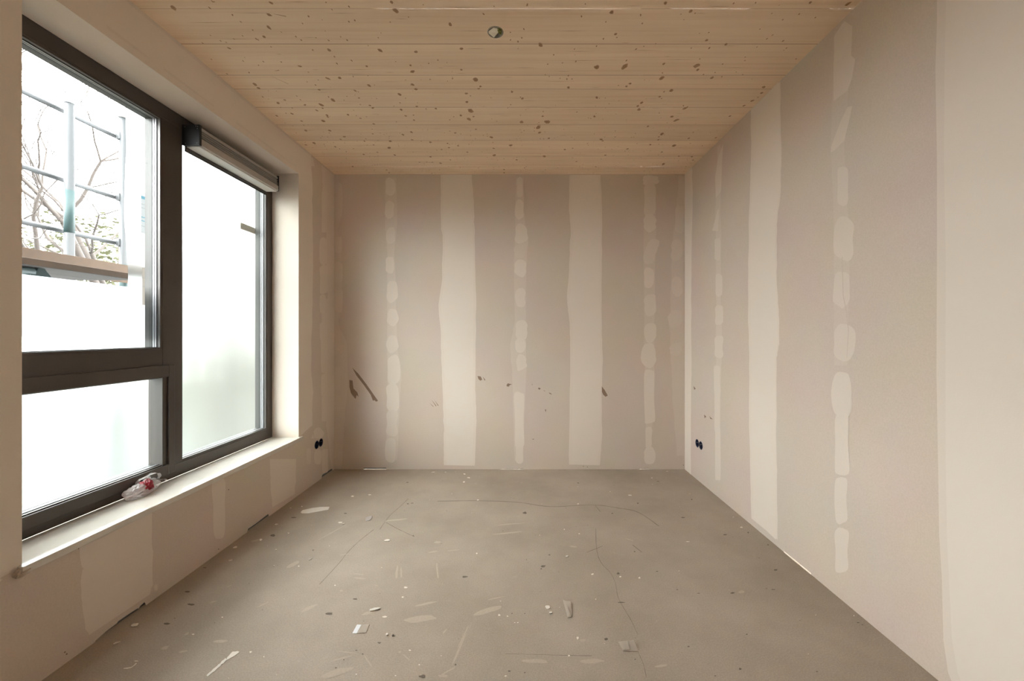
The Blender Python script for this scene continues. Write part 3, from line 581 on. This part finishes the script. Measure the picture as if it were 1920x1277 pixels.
def pane(nm, p, deep):
    y0, y1, z0, z1 = p
    bm = bmesh.new(); ring(bm, XF - .018, XF - .002, (y0 - .008, y1 + .008, z0 - .008, z1 + .008), (y0 + .006, y1 - .006, z0 + .006, z1 - .006), 0, .001); from_bm('glazing_bead', bm, M_FRAME, win)
    bm = bmesh.new()
    ring(bm, XF - .0205, XF - .018, (y0 - .004, y1 + .004, z0 - .004, z1 + .004), (y0 + .0085, y1 - .0085, z0 + .0085, z1 - .0085), 0, 0)
    ring(bm, XF - .046, XF - .0435, (y0 - .004, y1 + .004, z0 - .004, z1 + .004), (y0 + .0085, y1 - .0085, z0 + .0085, z1 - .0085), 0, 0)
    from_bm('gasket', bm, M_GASKET, win)
    bm = bmesh.new()
    ring(bm, XF - .0425, XF - .0345, (y0 - .004, y1 + .004, z0 - .004, z1 + .004), (y0 + .0075, y1 - .0075, z0 + .0075, z1 - .0075), 0, 0)
    ring(bm, XF - .031, XF - .0225, (y0 - .004, y1 + .004, z0 - .004, z1 + .004), (y0 + .0075, y1 - .0075, z0 + .0075, z1 - .0075), 0, 0)
    from_bm('spacer_bar', bm, M_SPACER, win)
    bm = bmesh.new(); ring(bm, XB - .006, XF - .047, (y0 - .008, y1 + .008, z0 - .008, z1 + .008), (y0 + .008, y1 - .008, z0 + .008, z1 - .008), 0, 0); o = from_bm('outer_rebate', bm, M_FRAMEOUT, win)
    bm = bmesh.new(); yy = (y0 + .001, y1 - .001); v = [bm.verts.new((XF - .033, a, b)) for a, b in ((yy[0], z0), (yy[1], z0), (yy[1], z1), (yy[0], z1))]; bm.faces.new(v)
    from_bm('glass_pane', bm, M_GLASS, win)
pane('a', PA, 0); pane('b', PB_, 0); pane('c', PC_, 0)

win_added = struct(empty('added_window', (XF, (VY0 + VY1) / 2, .455)), 'added dark framed window behind the viewpoint, unseen, letting in extra sky light')  # extra opening put in for its sky light, out of view
bm = bmesh.new(); ring(bm, XB, XF, (VY0 + .001, VY1 - .001, WZ0 + .001, FZ1), (VY0 + .08, VY1 - .08, .53, 2.44)); from_bm('outer_frame', bm, M_FRAME, win_added)
bm = bmesh.new(); bm.faces.new([bm.verts.new((XF - .033, a, b)) for a, b in ((VY0 + .07, .52), (VY1 - .07, .52), (VY1 - .07, 2.45), (VY0 + .07, 2.45))]); from_bm('glass_pane', bm, M_GLASS, win_added)

# window sill: polished slab with a nosing
bm = bmesh.new(); box(bm, XF + .0005, XL + .022, WY0 - .014, 3.163, .427, .455, .003)
for v in bm.verts:
    if v.co.x < XL - .001 and v.co.y < WY0 + .0: v.co.y = WY0 + .002
    if v.co.x < XL - .001 and v.co.y > WY1: v.co.y = WY1 - .002
sill = from_bm('window_sill', bm, M_SILL); struct(sill, 'polished pale stone window sill')
sill.parent = win; sill.matrix_parent_inverse = win.matrix_world.inverted()
bm = bmesh.new(); bmesh.ops.create_icosphere(bm, subdivisions=4, radius=1)
for v in bm.verts:
    n = noise.noise(v.co * 2.2) * .35 + noise.noise(v.co * 6) * .12; c = v.co * (1 + n)
    v.co = Vector((XL + .008 + c.x * .017, 1.392 + c.y * .020, .434 + max(-1, min(1.1, c.z)) * .016))
o = from_bm('sill_end_filler', bm, M_SILLROUGH, win)

# ================================================================== VENTILATION GRILLE over the right pane
gv = thing(empty('window_vent', (XF, 2.68, 2.354)), 'aluminium trickle vent bar with black end caps across the top of the right window pane', 'vent')
gy0, gy1 = 2.318, 3.048
prof = [(-1.957, 2.356), (-1.862, 2.352), (-1.858, 2.356), (-1.858, 2.392), (-1.872, 2.396), (-1.872, 2.402), (-1.860, 2.403), (-1.860, 2.407), (-1.876, 2.408), (-1.876, 2.415), (-1.861, 2.416), (-1.861, 2.420), (-1.876, 2.421), (-1.876, 2.428),
        (-1.862, 2.429), (-1.862, 2.433), (-1.876, 2.434), (-1.876, 2.441), (-1.862, 2.442), (-1.862, 2.455), (-1.868, 2.464), (-1.957, 2.466)]
bm = bmesh.new(); a = [bm.verts.new((x, gy0, z)) for x, z in prof]; b = [bm.verts.new((x, gy1, z)) for x, z in prof]
for i in range(len(prof)): j = (i + 1) % len(prof); bm.faces.new((a[i], a[j], b[j], b[i]))
bm.faces.new(a); bm.faces.new(b[::-1]); from_bm('vent_body', bm, M_ALU, gv)
bm = bmesh.new(); box(bm, -1.945, -1.868, gy0 + .002, gy1 - .004, 2.345, 2.3525, .002); from_bm('vent_flap', bm, M_ALUL, gv)
bm = bmesh.new(); box(bm, -1.957, -1.945, gy0, gy1, 2.330, 2.354, .001); box(bm, -1.957, -1.950, gy0, gy1, 2.322, 2.330, .001); from_bm('vent_seal', bm, M_FRAME, gv)
for y0, y1 in ((2.301, gy0), (gy1, 3.056)):
    bm = bmesh.new(); box(bm, -1.9575, -1.856, y0, y1, 2.350, 2.469, .003); cap = from_bm('end_cap', bm, M_BLACK, gv)
    yy = y0 if y0 < 2.5 else y1
    for x, z in ((-1.866, 2.457), (-1.876, 2.459), (-1.868, 2.445), (-1.870, 2.362), (-1.935, 2.36), (-1.940, 2.455)):
        bm = bmesh.new(); tube(bm, [(x, yy - .0015, z), (x, yy + .002, z)], .0022, 10); from_bm('screw', bm, M_SPACER, cap)

# ================================================================== PLASTIC BAG on the sill
bag = thing(empty('plastic_bag', (-1.90, 2.03, .456)), 'crumpled clear plastic bag with red print lying on the sill against the window frame', 'bag')
def crumple(name, c, r, m, seed, amp=.45, flat=True, parent=bag):
    bm = bmesh.new(); bmesh.ops.create_icosphere(bm, subdivisions=5, radius=1)
    for v in bm.verts:
        p = v.co.copy(); q = p * 1.5 + Vector((seed, seed * 2, 0))
        n = noise.noise(q) * .6 + (1 - abs(noise.noise(q * 2.1)) * 2) * .28 + (1 - abs(noise.noise(q * 4.6)) * 2) * .13
        p *= 1 + amp * n
        z = c[2] + p.z * r[2]
        v.co = Vector((c[0] + p.x * r[0], c[1] + p.y * r[1], max(.4562, z) if flat else z))
    return from_bm(name, bm, m, parent, True)
crumple('bag_body', (-1.905, 1.985, .482), (.036, .062, .030), M_BAG, 3.1)
crumple('bag_fold', (-1.915, 2.055, .486), (.026, .045, .028), M_BAG, 8.7, .6)
crumple('red_print', (-1.893, 2.015, .492), (.026, .026, .032), M_RED, 5.2, .5)
for sd, (y, z, ry, rz) in enumerate([(2.035, .515, .024, .022), (2.085, .512, .028, .026), (2.11, .478, .04, .014)]):
    bm = bmesh.new(); n = 22; rows = []
    for i in range(n + 1):
        a = -.5 + i / n * 4.6
        c = Vector((-1.925 + .012 * math.sin(a * 1.3 + sd), y + ry * math.cos(a), max(.462, z + rz * math.sin(a))))
        rows.append([bm.verts.new(c + Vector((.018 * (k / 4 - .5) + .004 * noise.noise(c * 60 + Vector((k, sd, 0))), .004 * noise.noise(c * 90 + Vector((0, k, 3))), .005 * noise.noise(c * 70 + Vector((k, 9, sd)))))) for k in range(5)])
    for r0, r1 in zip(rows, rows[1:]):
        for k in range(4): bm.faces.new((r0[k], r0[k + 1], r1[k + 1], r1[k]))
    from_bm('handle', bm, M_BAG, bag, True)

# ================================================================== WALL BOXES (double flush boxes without sockets)
def wallbox(x, ys, z, sgn, label):
    t = thing(empty('electrical_box', (x, sum(ys) / 2, z)), label, 'electrical box', 'double socket boxes in the side walls')
    for y in ys:
        bm = bmesh.new(); n = 28; prof = [(.0355, .0008), (.0335, .0015), (.0325, .001), (.0315, -.012), (.031, -.045), (.0, -.045)]; rings = []
        for r, dx in prof:
            if r == 0: rings.append([bm.verts.new((x - sgn * dx, y, z))] * n); continue
            rings.append([bm.verts.new((x - sgn * dx, y + r * math.cos(2 * math.pi * k / n), z + r * math.sin(2 * math.pi * k / n))) for k in range(n)])
        for a, b in zip(rings, rings[1:]):
            for k in range(n):
                q = (a[k], a[(k + 1) % n], b[(k + 1) % n], b[k]); q = tuple(dict.fromkeys(q)); bm.faces.new(q)
        cup = from_bm('box_cup', bm, M_BLUE, t, True)
        for q in (-.027, .027):
            bm = bmesh.new(); tube(bm, [(x + sgn * .006, y + q, z), (x + sgn * .03, y + q, z)], .004, 8); from_bm('screw_post', bm, M_STEEL, cup)
    bm = bmesh.new(); ym = sum(ys) / 2; box(bm, x - sgn * .0012, x + sgn * .0002, ym - .009, ym + .009, z - .011, z + .011, .0004); from_bm('bridge', bm, M_BLACK, t)
wallbox(XR, SR, SZ, 1, 'empty double socket box low in the right wall near the back corner')
wallbox(XL, SLY, .318, -1, 'empty double socket box in the left wall between window and back corner')

# ceiling light point
cb = thing(empty('ceiling_box', (BX, BY, H)), 'round ceiling light box with pale card and green yellow wires', 'ceiling box')
bm = bmesh.new(); n = 32; prof = [(.040, -.001), (.037, -.004), (.034, -.003), (.0335, .03), (.0, .03)]; rings = []
for r, dz in prof: rings.append([bm.verts.new((BX + r * math.cos(2 * math.pi * k / n), BY + r * math.sin(2 * math.pi * k / n), H + dz)) for k in range(n)] if r else [bm.verts.new((BX, BY, H + dz))] * n)
for a, b in zip(rings, rings[1:]):
    for k in range(n): bm.faces.new(tuple(dict.fromkeys((a[k], a[(k + 1) % n], b[(k + 1) % n], b[k]))))
from_bm('box_rim', bm, simple('greyish_plastic', (.34, .31, .25), .6), cb, True)
bm = bmesh.new(); v = [bm.verts.new((BX + x, BY + y, H + z)) for x, y, z in [(-.034, .006, -.002), (-.010, .030, -.006), (.010, -.004, -.010), (.026, -.018, -.012), (.016, -.028, -.006), (-.008, -.032, -.004), (-.034, -.006, -.002)]]
v2 = [bm.verts.new(q.co + Vector((0, 0, .0008))) for q in v]; bm.faces.new(v); bm.faces.new(v2[::-1])
for i in range(len(v)): bm.faces.new((v[i], v[(i + 1) % len(v)], v2[(i + 1) % len(v)], v2[i]))
from_bm('card', bm, M_CARD, cb)
for i in range(6):
    bm = bmesh.new(); P = []
    for k in range(9):
        t = k / 8; P.append((BX + .022 + .007 * math.sin(i * 1.3 + t * 4) * (.4 + t), BY - .016 - .012 * t + .006 * math.cos(i + t * 5), H + .01 - .034 * math.sin(t * 2.6) * (.7 + .08 * i)))
    tube(bm, P, .0016, 6); from_bm('wire', bm, M_WIRE, cb)

# ================================================================== FLOOR DEBRIS
def flake(name, px, label, cat, w_, h_, ang=0, m=M_SPECK, th=.004, group=None, irr=.25, pts=None):
    c = pF(*px)
    if pts is None:
        pts = []
        for k in range(8):
            a = 2 * math.pi * k / 8; r = 1 + random.uniform(-irr, irr); u, v = w_ / 2 * r * math.cos(a), h_ / 2 * r * math.sin(a)
            pts.append((c[0] + u * math.cos(ang) - v * math.sin(ang), c[1] + u * math.sin(ang) + v * math.cos(ang)))
        pts = smooth_loop(pts, 2)
    else: pts = [pF(*p) for p in pts]
    bm = bmesh.new(); lo = [bm.verts.new((x - c[0], y - c[1], .0016)) for x, y in pts]
    hi = [bm.verts.new(((x - c[0]) * .93, (y - c[1]) * .93, .0016 + th * random.uniform(.6, 1.1))) for x, y in pts]
    n = len(pts)
    for i in range(n): bm.faces.new((lo[i], lo[(i + 1) % n], hi[(i + 1) % n], hi[i]))
    bmesh.ops.triangulate(bm, faces=[bm.faces.new(hi), bm.faces.new(lo[::-1])])
    o = from_bm(name, bm, m); o.location = (c[0], c[1], 0); return thing(o, label, cat, group)
G = 'plaster crumbs on the floor'
flake('plaster_smear', (591, 957), 'long white smear of dried plaster, largest on the floor, near the window wall', 'plaster', .1, .05, th=.0015,
      pts=[(563.5, 961), (567, 957), (585, 953), (600, 951), (618, 950.5), (615, 953), (616, 956), (612, 957), (598, 959.5), (578, 963), (566, 963)])
for px, w_, h_, a, lab in [
    ((441, 1027.5), .024, .016, 0, 'curved white plaster flake at the foot of the sill wall below a narrow patch'),
    ((432, 1052), .018, .010, .5, 'small oval white flake in shade along the sill wall, beside the curved one'),
    ((518.5, 984), .018, .014, 0, 'white plaster flake farthest back along the sill wall, short of the long smear'),
    ((517.5, 1032), .014, .010, 0, 'tiny white plaster flake on the lit floor right of the curved flake'),
    ((514, 1062), .010, .008, 0, 'tiny grey white plaster crumb nearer than the flake right of the curved one'),
    ((581, 1050), .020, .007, .9, 'thin slanted white plaster sliver in front of the long smear'),
    ((253, 1173), .030, .022, .3, 'round cream plaster flake near the broken gap at the foot of the left wall'),
    ((219, 1207), .024, .010, .5, 'small rectangular plaster chip on the floor closest to the near left corner'),
    ((726, 1014), .032, .020, 0, 'bright white plaster lump on the floor where the drawn lines cross'),
    ((644, 983), .022, .012, .8, 'slanted white plaster sliver behind the clear scrap, right of the long smear'),
    ((702, 1144), .048, .016, .35, 'long white plaster sliver on the floor behind the white paper strip'),
    ((726, 1191), .012, .010, -.6, 'white plaster crumb just right of the white paper strip'),
    ((1027, 1139.5), .020, .022, .3, 'chunky white plaster lump left of the upright tape piece'),
    ((1032, 1150), .014, .009, .5, 'small plaster crumb touching the near side of the chunky lump'),
    ((1181, 929.5), .030, .017, 0, 'bright oval white plaster flake on the right half of the floor towards the back'),
    ((1222, 897), .015, .018, -.4, 'small white plaster flake between the bright oval flake and the back right corner'),
    ((1251, 884.5), .014, .012, 0, 'tiny white plaster flake at the foot of the back wall by the right corner'),
    ((1063, 1044), .020, .013, .5, 'white plaster flake alone in the middle of the floor'),
    ((813, 886), .034, .012, .1, 'flat white plaster chip lying along the foot of the back wall, left part'),
    ((835, 886), .016, .012, .4, 'small white plaster chip right of the flat chip at the back wall')]:
    flake('plaster_flake', px, lab, 'plaster', w_, h_, a, group=G)
flake('stone_chip', (737, 1193), 'tiny dark stone chip on the floor beside the paper strip', 'stone', .008, .008, 0, M_STAIN, .005)
flake('film_scrap', (692, 972), 'torn translucent plastic scrap on the floor right of the long plaster smear', 'plastic', .04, .04, 0, M_BAG, .003, pts=[(685, 972), (691, 969), (698, 968), (697, 973), (693, 977), (686, 978)])
ps = thing(empty('paper_tape', (*pF(676, 1180), 0)), 'white paper strip with beige clear tail lying on the floor front left', 'tape')
def sheet(name, pts, m, z, parent, th=.0006, curl=0):
    bm = bmesh.new(); P = [pF(*p) for p in pts]
    lo = [bm.verts.new((x, y, z)) for x, y in P]; hi = [bm.verts.new((x, y, z + th + (curl if i in (0, 1) else 0))) for i, (x, y) in enumerate(P)]; n = len(P)
    for i in range(n): bm.faces.new((lo[i], lo[(i + 1) % n], hi[(i + 1) % n], hi[i]))
    bm.faces.new(hi); bm.faces.new(lo[::-1]); return from_bm(name, bm, m, parent)
sheet('white_strip', [(669.5, 1172), (677.5, 1172.5), (669, 1188.5), (660.5, 1188.5)], simple('white_paper', (.86, .87, .90), .6), .0018, ps)
sheet('clear_tail', [(677.5, 1172.5), (693, 1171), (686, 1187), (669, 1188.5)], M_TAPE, .0018, ps)
t1 = thing(empty('tape_piece', (*pF(1064, 1143), 0)), 'creased translucent tape piece standing upright in view, right of the chunky plaster lump', 'tape')
sheet('tape_body', [(1056, 1129), (1070, 1130), (1073, 1153), (1072, 1157), (1064, 1159)], M_TAPE, .0018, t1, curl=.004)
sheet('tape_fold', [(1055, 1127), (1059, 1129), (1071, 1158), (1064, 1159)], M_TAPE, .0065, t1)
t2 = thing(empty('tape_piece', (*pF(1178, 1213), 0)), 'wide beige tape piece near the front edge of the floor', 'tape')
sheet('tape_body', [(1159, 1206), (1188, 1202), (1197, 1222), (1168, 1222)], M_TAPE, .0018, t2, curl=.003)
sheet('tape_fold', [(1159, 1206), (1176, 1204), (1181, 1221), (1168, 1222)], M_TAPE, .0055, t2)

# ================================================================== OUTSIDE: plastic sheeting
XS = -2.10
def fold(y, z, k=1.0): return .009 * k * noise.noise(Vector((y * 2.3, z * 1.1, 4))) + .004 * k * noise.noise(Vector((y * 9, z * 3, 1))) + .0025 * k * noise.noise(Vector((y * 3 + z * 14, z * 7, 7)))
def gridsheet(name, x, y0, y1, z0, z1, ny, nz, m, keep=None, warp=None, k=1.0, parent=None):
    bm = bmesh.new(); V = {}
    def P(i, j):
        if (i, j) not in V:
            y = y0 + (y1 - y0) * i / ny; z = z0 + (z1 - z0) * j / nz
            if warp: y, z = warp(y, z)
            V[i, j] = bm.verts.new((x + fold(y, z, k), y, z))
        return V[i, j]
    for i in range(ny):
        for j in range(nz):
            if keep is None or keep(y0 + (y1 - y0) * (i + .5) / ny, z0 + (z1 - z0) * (j + .5) / nz): bm.faces.new((P(i, j), P(i + 1, j), P(i + 1, j + 1), P(i, j + 1)))
    me = bpy.data.meshes.new(name); bmesh.ops.recalc_face_normals(bm, faces=bm.faces)
    f = bm.faces[0] if False else None
    bm.faces.ensure_lookup_table()
    if bm.faces[0].normal.x < 0: bmesh.ops.reverse_faces(bm, faces=bm.faces)
    bm.to_mesh(me); bm.free(); return link(name, me, m, parent, True)
YC, ZCUT = 2.13, 1.50
fs = thing(empty('plastic_sheeting', (XS, 2.3, .35)), 'milky plastic sheeting hung outside across the right and lower window panes', 'plastic sheet')
def fw(y, z):
    if abs(y - YC) < 1e-4 and z > ZCUT - .01: y += -.012 + .02 * max(0, 1.9 - z) + .006 * math.sin(z * 9)
    return y, z
gridsheet('film', XS, 1.23, 3.33, .25, 2.70, 42, 49, M_FILM, lambda y, z: not (y < YC and z > ZCUT), fw, 1.2, fs)
def flapw(y, z):
    if y > 2.145: y += -.012 + .018 * math.sin((z - 1.25) * 11)
    if z < 1.26: z += .010 * math.sin(y * 5)
    return y, z
gridsheet('folded_flap', XS + .022, 1.25, 2.15, 1.245, 1.512, 30, 9, M_FLAP, None, flapw, .8, fs)
def onsheet(px0, px1, y0, y1, x=XS + .014):      # pixel box -> rectangle on the sheet
    d0, d1 = x * F / (px0 - PX), x * F / (px1 - PX); dm = (d0 + d1) / 2
    return d0, d1, ZC + (PY - y1) * dm / F, ZC + (PY - y0) * dm / F
def labelsheet(label, px0, px1, y0, y1, bands):
    d0, d1, z0, z1 = onsheet(px0, px1, y0, y1); t = thing(empty('printed_label', (XS + .014, (d0 + d1) / 2, z0)), label, 'label')
    def cell(a, b, c0, c1, m, nm):       # thin paper: one sheet, its print cut in flush
        bm = bmesh.new(); y0, y1 = d0 + (d1 - d0) * c0, d0 + (d1 - d0) * c1; za, zb = z1 - (z1 - z0) * b, z1 - (z1 - z0) * a
        bm.faces.new([bm.verts.new((XS + .0135, y, z)) for y, z in ((y0, za), (y1, za), (y1, zb), (y0, zb))]); me = bpy.data.meshes.new(nm); bm.to_mesh(me); bm.free(); link(nm, me, m, t)
    cur = 0
    for a, b, c0, c1, m in bands:
        if a > cur: cell(cur, a, 0, 1, M_LWHITE, 'label_paper')
        cell(a, b, 0, 1, m, 'printed_band'); cur = b
    if cur < 1: cell(cur, 1, 0, 1, M_LWHITE, 'label_paper')
labelsheet('pale label with light blue print bands on the plastic sheeting beside the mullion', 264.5, 288, 370, 440,
           [(.0, .09, 0, 1, M_LBLUE), (.22, .235, 0, 1, M_LGREY), (.32, .335, 0, 1, M_LGREY), (.56, .585, 0, 1, M_LBLUE), (.655, .68, 0, 1, M_LBLUE), (.80, .815, 0, 1, M_LGREY)])
labelsheet('pale peach printed label lower on the plastic sheeting beside the mullion', 266.5, 288, 503, 573, [(.0, .27, 0, 1, M_LPINK), (.27, .285, 0, 1, M_LGREY), (.285, .5, 0, 1, M_LPINK), (.5, .515, 0, 1, M_LGREY), (.515, 1, 0, 1, M_LPINK)])
bm = bmesh.new(); box(bm, -2.075, -2.062, 2.93, 3.128, 2.035, 2.082, .002); box(bm, -2.08, -2.05, 3.115, 3.13, 2.02, 2.095, .002)
thing(from_bm('metal_strap', bm, M_STRAP), 'short grey metal strap outside the right pane by the far jamb', 'bracket')

# ------------------------------------------------------------------ scaffold
def pole(x, y, ztop, label, teal):
    t = thing(empty('scaffold_pole', (x, y, -2.8)), label, 'scaffold pole', 'upright scaffold poles outside the window')
    bm = bmesh.new(); tube(bm, [(x, y, -2.8), (x, y, ztop)], .026, 20); from_bm('tube', bm, M_GALV, t)
    bm = bmesh.new(); tube(bm, [(x, y, teal[0]), (x, y, teal[1])], .0268, 20); from_bm('painted_band', bm, M_TEAL, t)
    bm = bmesh.new(); tube(bm, [(x, y, ztop - .003), (x, y, ztop + .004)], .0275, 20); from_bm('pole_cap', bm, M_GALV, t)
    return t
PXP = -3.08
d1 = -PXP * F / (PX - 130); d2 = -PXP * F / (PX - 232)
p1 = pole(PXP, d1, 2.83, 'nearer thick upright scaffold pole with a teal band seen through the upper left pane', (1.95, 2.24))
p2 = pole(PXP, d2, 2.93, 'farther upright scaffold pole with rail clamps by the edge of the sheeting', (1.55, 1.80))
RZ = [2.785, 2.315, 1.966]; XRL = -3.13
for i, z in enumerate(RZ):
    bm = bmesh.new(); tube(bm, [(XRL, -1.0, z), (XRL, d2 + .09, z)], .017, 14)
    thing(from_bm('scaffold_rail', bm, M_GALV), ['top horizontal scaffold guard rail outside the window', 'middle horizontal scaffold guard rail outside the window', 'lowest horizontal scaffold guard rail just above the boards'][i], 'scaffold rail', 'horizontal scaffold rails outside the window')
    bm = bmesh.new(); box(bm, XRL + .0175, PXP + .0, d2 - .034, d2 + .034, z - .03, z + .03, .008); from_bm('rail_clamp', bm, M_GALV, p2)
bm = bmesh.new(); box(bm, PXP - .03, PXP + .045, d2 - .035, d2 + .03, 2.93, 3.0, .008); from_bm('top_fitting', bm, M_SHELL, p2)
def board(name, x0, x1, z0, z1, label, y1=2.60):
    bm = bmesh.new(); box(bm, x0, x1, -1.0, y1, z0, z1, .003)
    for f in bm.faces: f.material_index = 1 if f.calc_center_median().z < z0 + .002 and (x1 - x0) > .1 else 0  # bottom face of wide boards takes the darker material
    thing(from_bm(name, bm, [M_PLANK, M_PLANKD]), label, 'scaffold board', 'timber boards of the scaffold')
board('scaffold_board', -2.72, -2.50, 1.612, 1.650, 'scaffold deck board closest to the window, its brown edge facing in')
board('scaffold_board', -2.945, -2.726, 1.612, 1.648, 'scaffold deck board behind the closest one')
board('scaffold_board', -3.03, -2.993, 1.652, 1.785, 'upright timber toe board along the outer edge of the scaffold deck', 3.12)
bmU = bmesh.new(); box(bmU, -3.05, -2.35, -3, 7, 3.62, 3.66, .003)  # unseen deck added overhead to cut off the highest sky light
thing(from_bm('added_sky_blocker', bmU, M_PLANKD), 'added dark slab overhead outside the window, unseen, blocking the highest sky', 'scaffold board')
bm = bmesh.new(); zt = 1.586
tube(bm, [(-2.55, -.8, zt), (-2.55, 2.08, zt)], .024, 14); tr = thing(empty('scaffold_transom', (-2.55, 1.5, zt)), 'teal scaffold bearer tube with hooked end below the deck boards', 'scaffold tube')
from_bm('bearer_tube', bm, M_TEAL, tr)
bm = bmesh.new(); a = [(2.06, zt - .03), (2.12, zt - .035), (2.16, zt - .03), (2.13, zt + .008), (2.12, zt + .0235), (2.095, zt + .0235), (2.085, zt + .008), (2.05, zt)]
lo = [bm.verts.new((-2.57, y, z)) for y, z in a]; hi = [bm.verts.new((-2.53, y, z)) for y, z in a]
for i in range(len(a)): bm.faces.new((lo[i], lo[(i + 1) % len(a)], hi[(i + 1) % len(a)], hi[i]))
bm.faces.new(lo); bm.faces.new(hi[::-1]); from_bm('end_hook', bm, M_TEAL, tr)
bm = bmesh.new(); tube(bm, [(-2.55, 2.0, 1.47), (-2.55, 2.0, 1.60)], .0, 4)if False else None; bm.free()

# ------------------------------------------------------------------ tree, shrubs, ground
rt = random.Random(21)
tree = thing(empty('bare_tree', (-9.2, 9.0, -2.9)), 'leafless tree with fine spreading branches beyond the scaffold', 'tree')
bmT = bmesh.new(); bmB = bmesh.new(); bmW = bmesh.new()
def grow(p, dr, ln, r, depth):
    n = 5; P = [p.copy()]; R = [r]; d = dr.copy()
    for i in range(n):
        d = (d + Vector((rt.gauss(0, .13), rt.gauss(0, .13), rt.gauss(.02, .1)))).normalized(); p = p + d * ln / n; P.append(p.copy()); R.append(r * (1 - .45 * (i + 1) / n))
    tube(bmT if depth == 0 else bmB if depth < 3 else bmW, P, R, 8 if depth < 2 else 5 if depth < 4 else 3, False)
    if depth >= 7: return
    r = max(r, .012)
    kids = 2 if depth == 0 else rt.choice([2, 2, 3]) if depth < 5 else 2 
    for k in range(kids):
        a = rt.uniform(0, 6.28); sp = rt.uniform(.35, .85)
        u = d.orthogonal().normalized(); v = d.cross(u)
        nd = (d + (u * math.cos(a) + v * math.sin(a)) * sp + Vector((0, 0, .10))).normalized()
        grow(P[-1], nd, ln * rt.uniform(.66, .88), R[-1] * rt.uniform(.68, .9), depth + 1)
    if depth and rt.random() < .9:
        a = rt.uniform(0, 6.28); u = d.orthogonal().normalized(); v = d.cross(u)
        R[-1] = max(R[-1], .009); grow(P[3], (d + (u * math.cos(a) + v * math.sin(a)) * .9).normalized(), ln * .55, r * .42, depth + 2)
base = Vector((-9.2, 9.0, -2.9)); grow_pts = [base, base + Vector((0, 0, 2.6)), base + Vector((.05, -.1, 4.6))]
tube(bmT, grow_pts, [.20, .16, .13], 10, False)
top = grow_pts[-1]
for dr, ln, r in ((Vector((.1, -.75, .75)), 2.1, .09), (Vector((.3, .25, 1)), 1.9, .065), (Vector((-.2, -.2, 1)), 2.0, .075), (Vector((.1, -1.1, .35)), 1.9, .08), (Vector((-.3, .7, .7)), 1.6, .07), (Vector((.6, -.7, .55)), 1.9, .06)):
    grow(top, dr.normalized(), ln, r, 1)
from_bm('trunk', bmT, M_BARK, tree); from_bm('branches', bmB, M_BARK, tree)
tw = from_bm('twigs', bmW, M_BARK, tree)
def shrub(cx, cy_, rx, ry, ztop, n, label, seed):
    r = random.Random(seed); t = thing(empty('evergreen_shrub', (cx, cy_, -2.9)), label, 'shrub', 'evergreen shrubs beyond the scaffold')
    bm = bmesh.new(); zc = (ztop - 2.9) / 2; hz = (ztop + 2.9) / 2
    for _ in range(n):
        a, b = r.uniform(0, 6.283), math.acos(r.uniform(-1, 1)); q = r.uniform(.7, 1.0) * (abs(math.sin(b)) ** -.35 if abs(math.sin(b)) > .2 else 1.7) * (1 + .25 * math.sin(3 * a + seed) * math.sin(2 * b))
        c = Vector((cx + rx * q * math.sin(b) * math.cos(a), cy_ + ry * q * math.sin(b) * math.sin(a), zc + hz * q * math.cos(b)))
        if c.z > ztop: continue
        u = Vector((r.gauss(0, 1), r.gauss(0, 1), r.gauss(0, .5))).normalized(); v = u.orthogonal().normalized(); s1 = r.uniform(.06, .13)
        bm.faces.new([bm.verts.new(c + u * s1 * i + v * s1 * .45 * j) for i, j in ((-1, 0), (0, -1), (1, 0), (0, 1))])
    me = bpy.data.meshes.new('foliage'); bm.to_mesh(me); bm.free(); link('foliage', me, M_LEAF, t)
    bm = bmesh.new(); tube(bm, [(cx, cy_, -2.9), (cx + .1, cy_, zc), (cx, cy_, ztop - .7)], [.12, .08, .03], 8); from_bm('trunk', bm, M_BARK, t)
shrub(-13.0, 12.9, 2.0, 1.7, 5.0, 9000, 'dense evergreen shrub behind the scaffold boards by the tree trunk', 3)
shrub(-20.5, 17.2, 2.3, 2.0, 5.6, 8000, 'evergreen shrub between scaffold boards and lowest rail, left of the tree trunk', 5)
shrub(-31, 27, 3.4, 3.2, 7.6, 7000, 'farthest evergreen shrub behind the other two', 9)
gr = Surf(lambda x, y: (x, y, -2.9), (0, 0, 1)); gr.poly([(-90, -80), (-2.4, -80), (-2.4, 120), (-90, 120)])
struct(gr.build('ground', [M_GRASS]), 'pale grass far below the window')
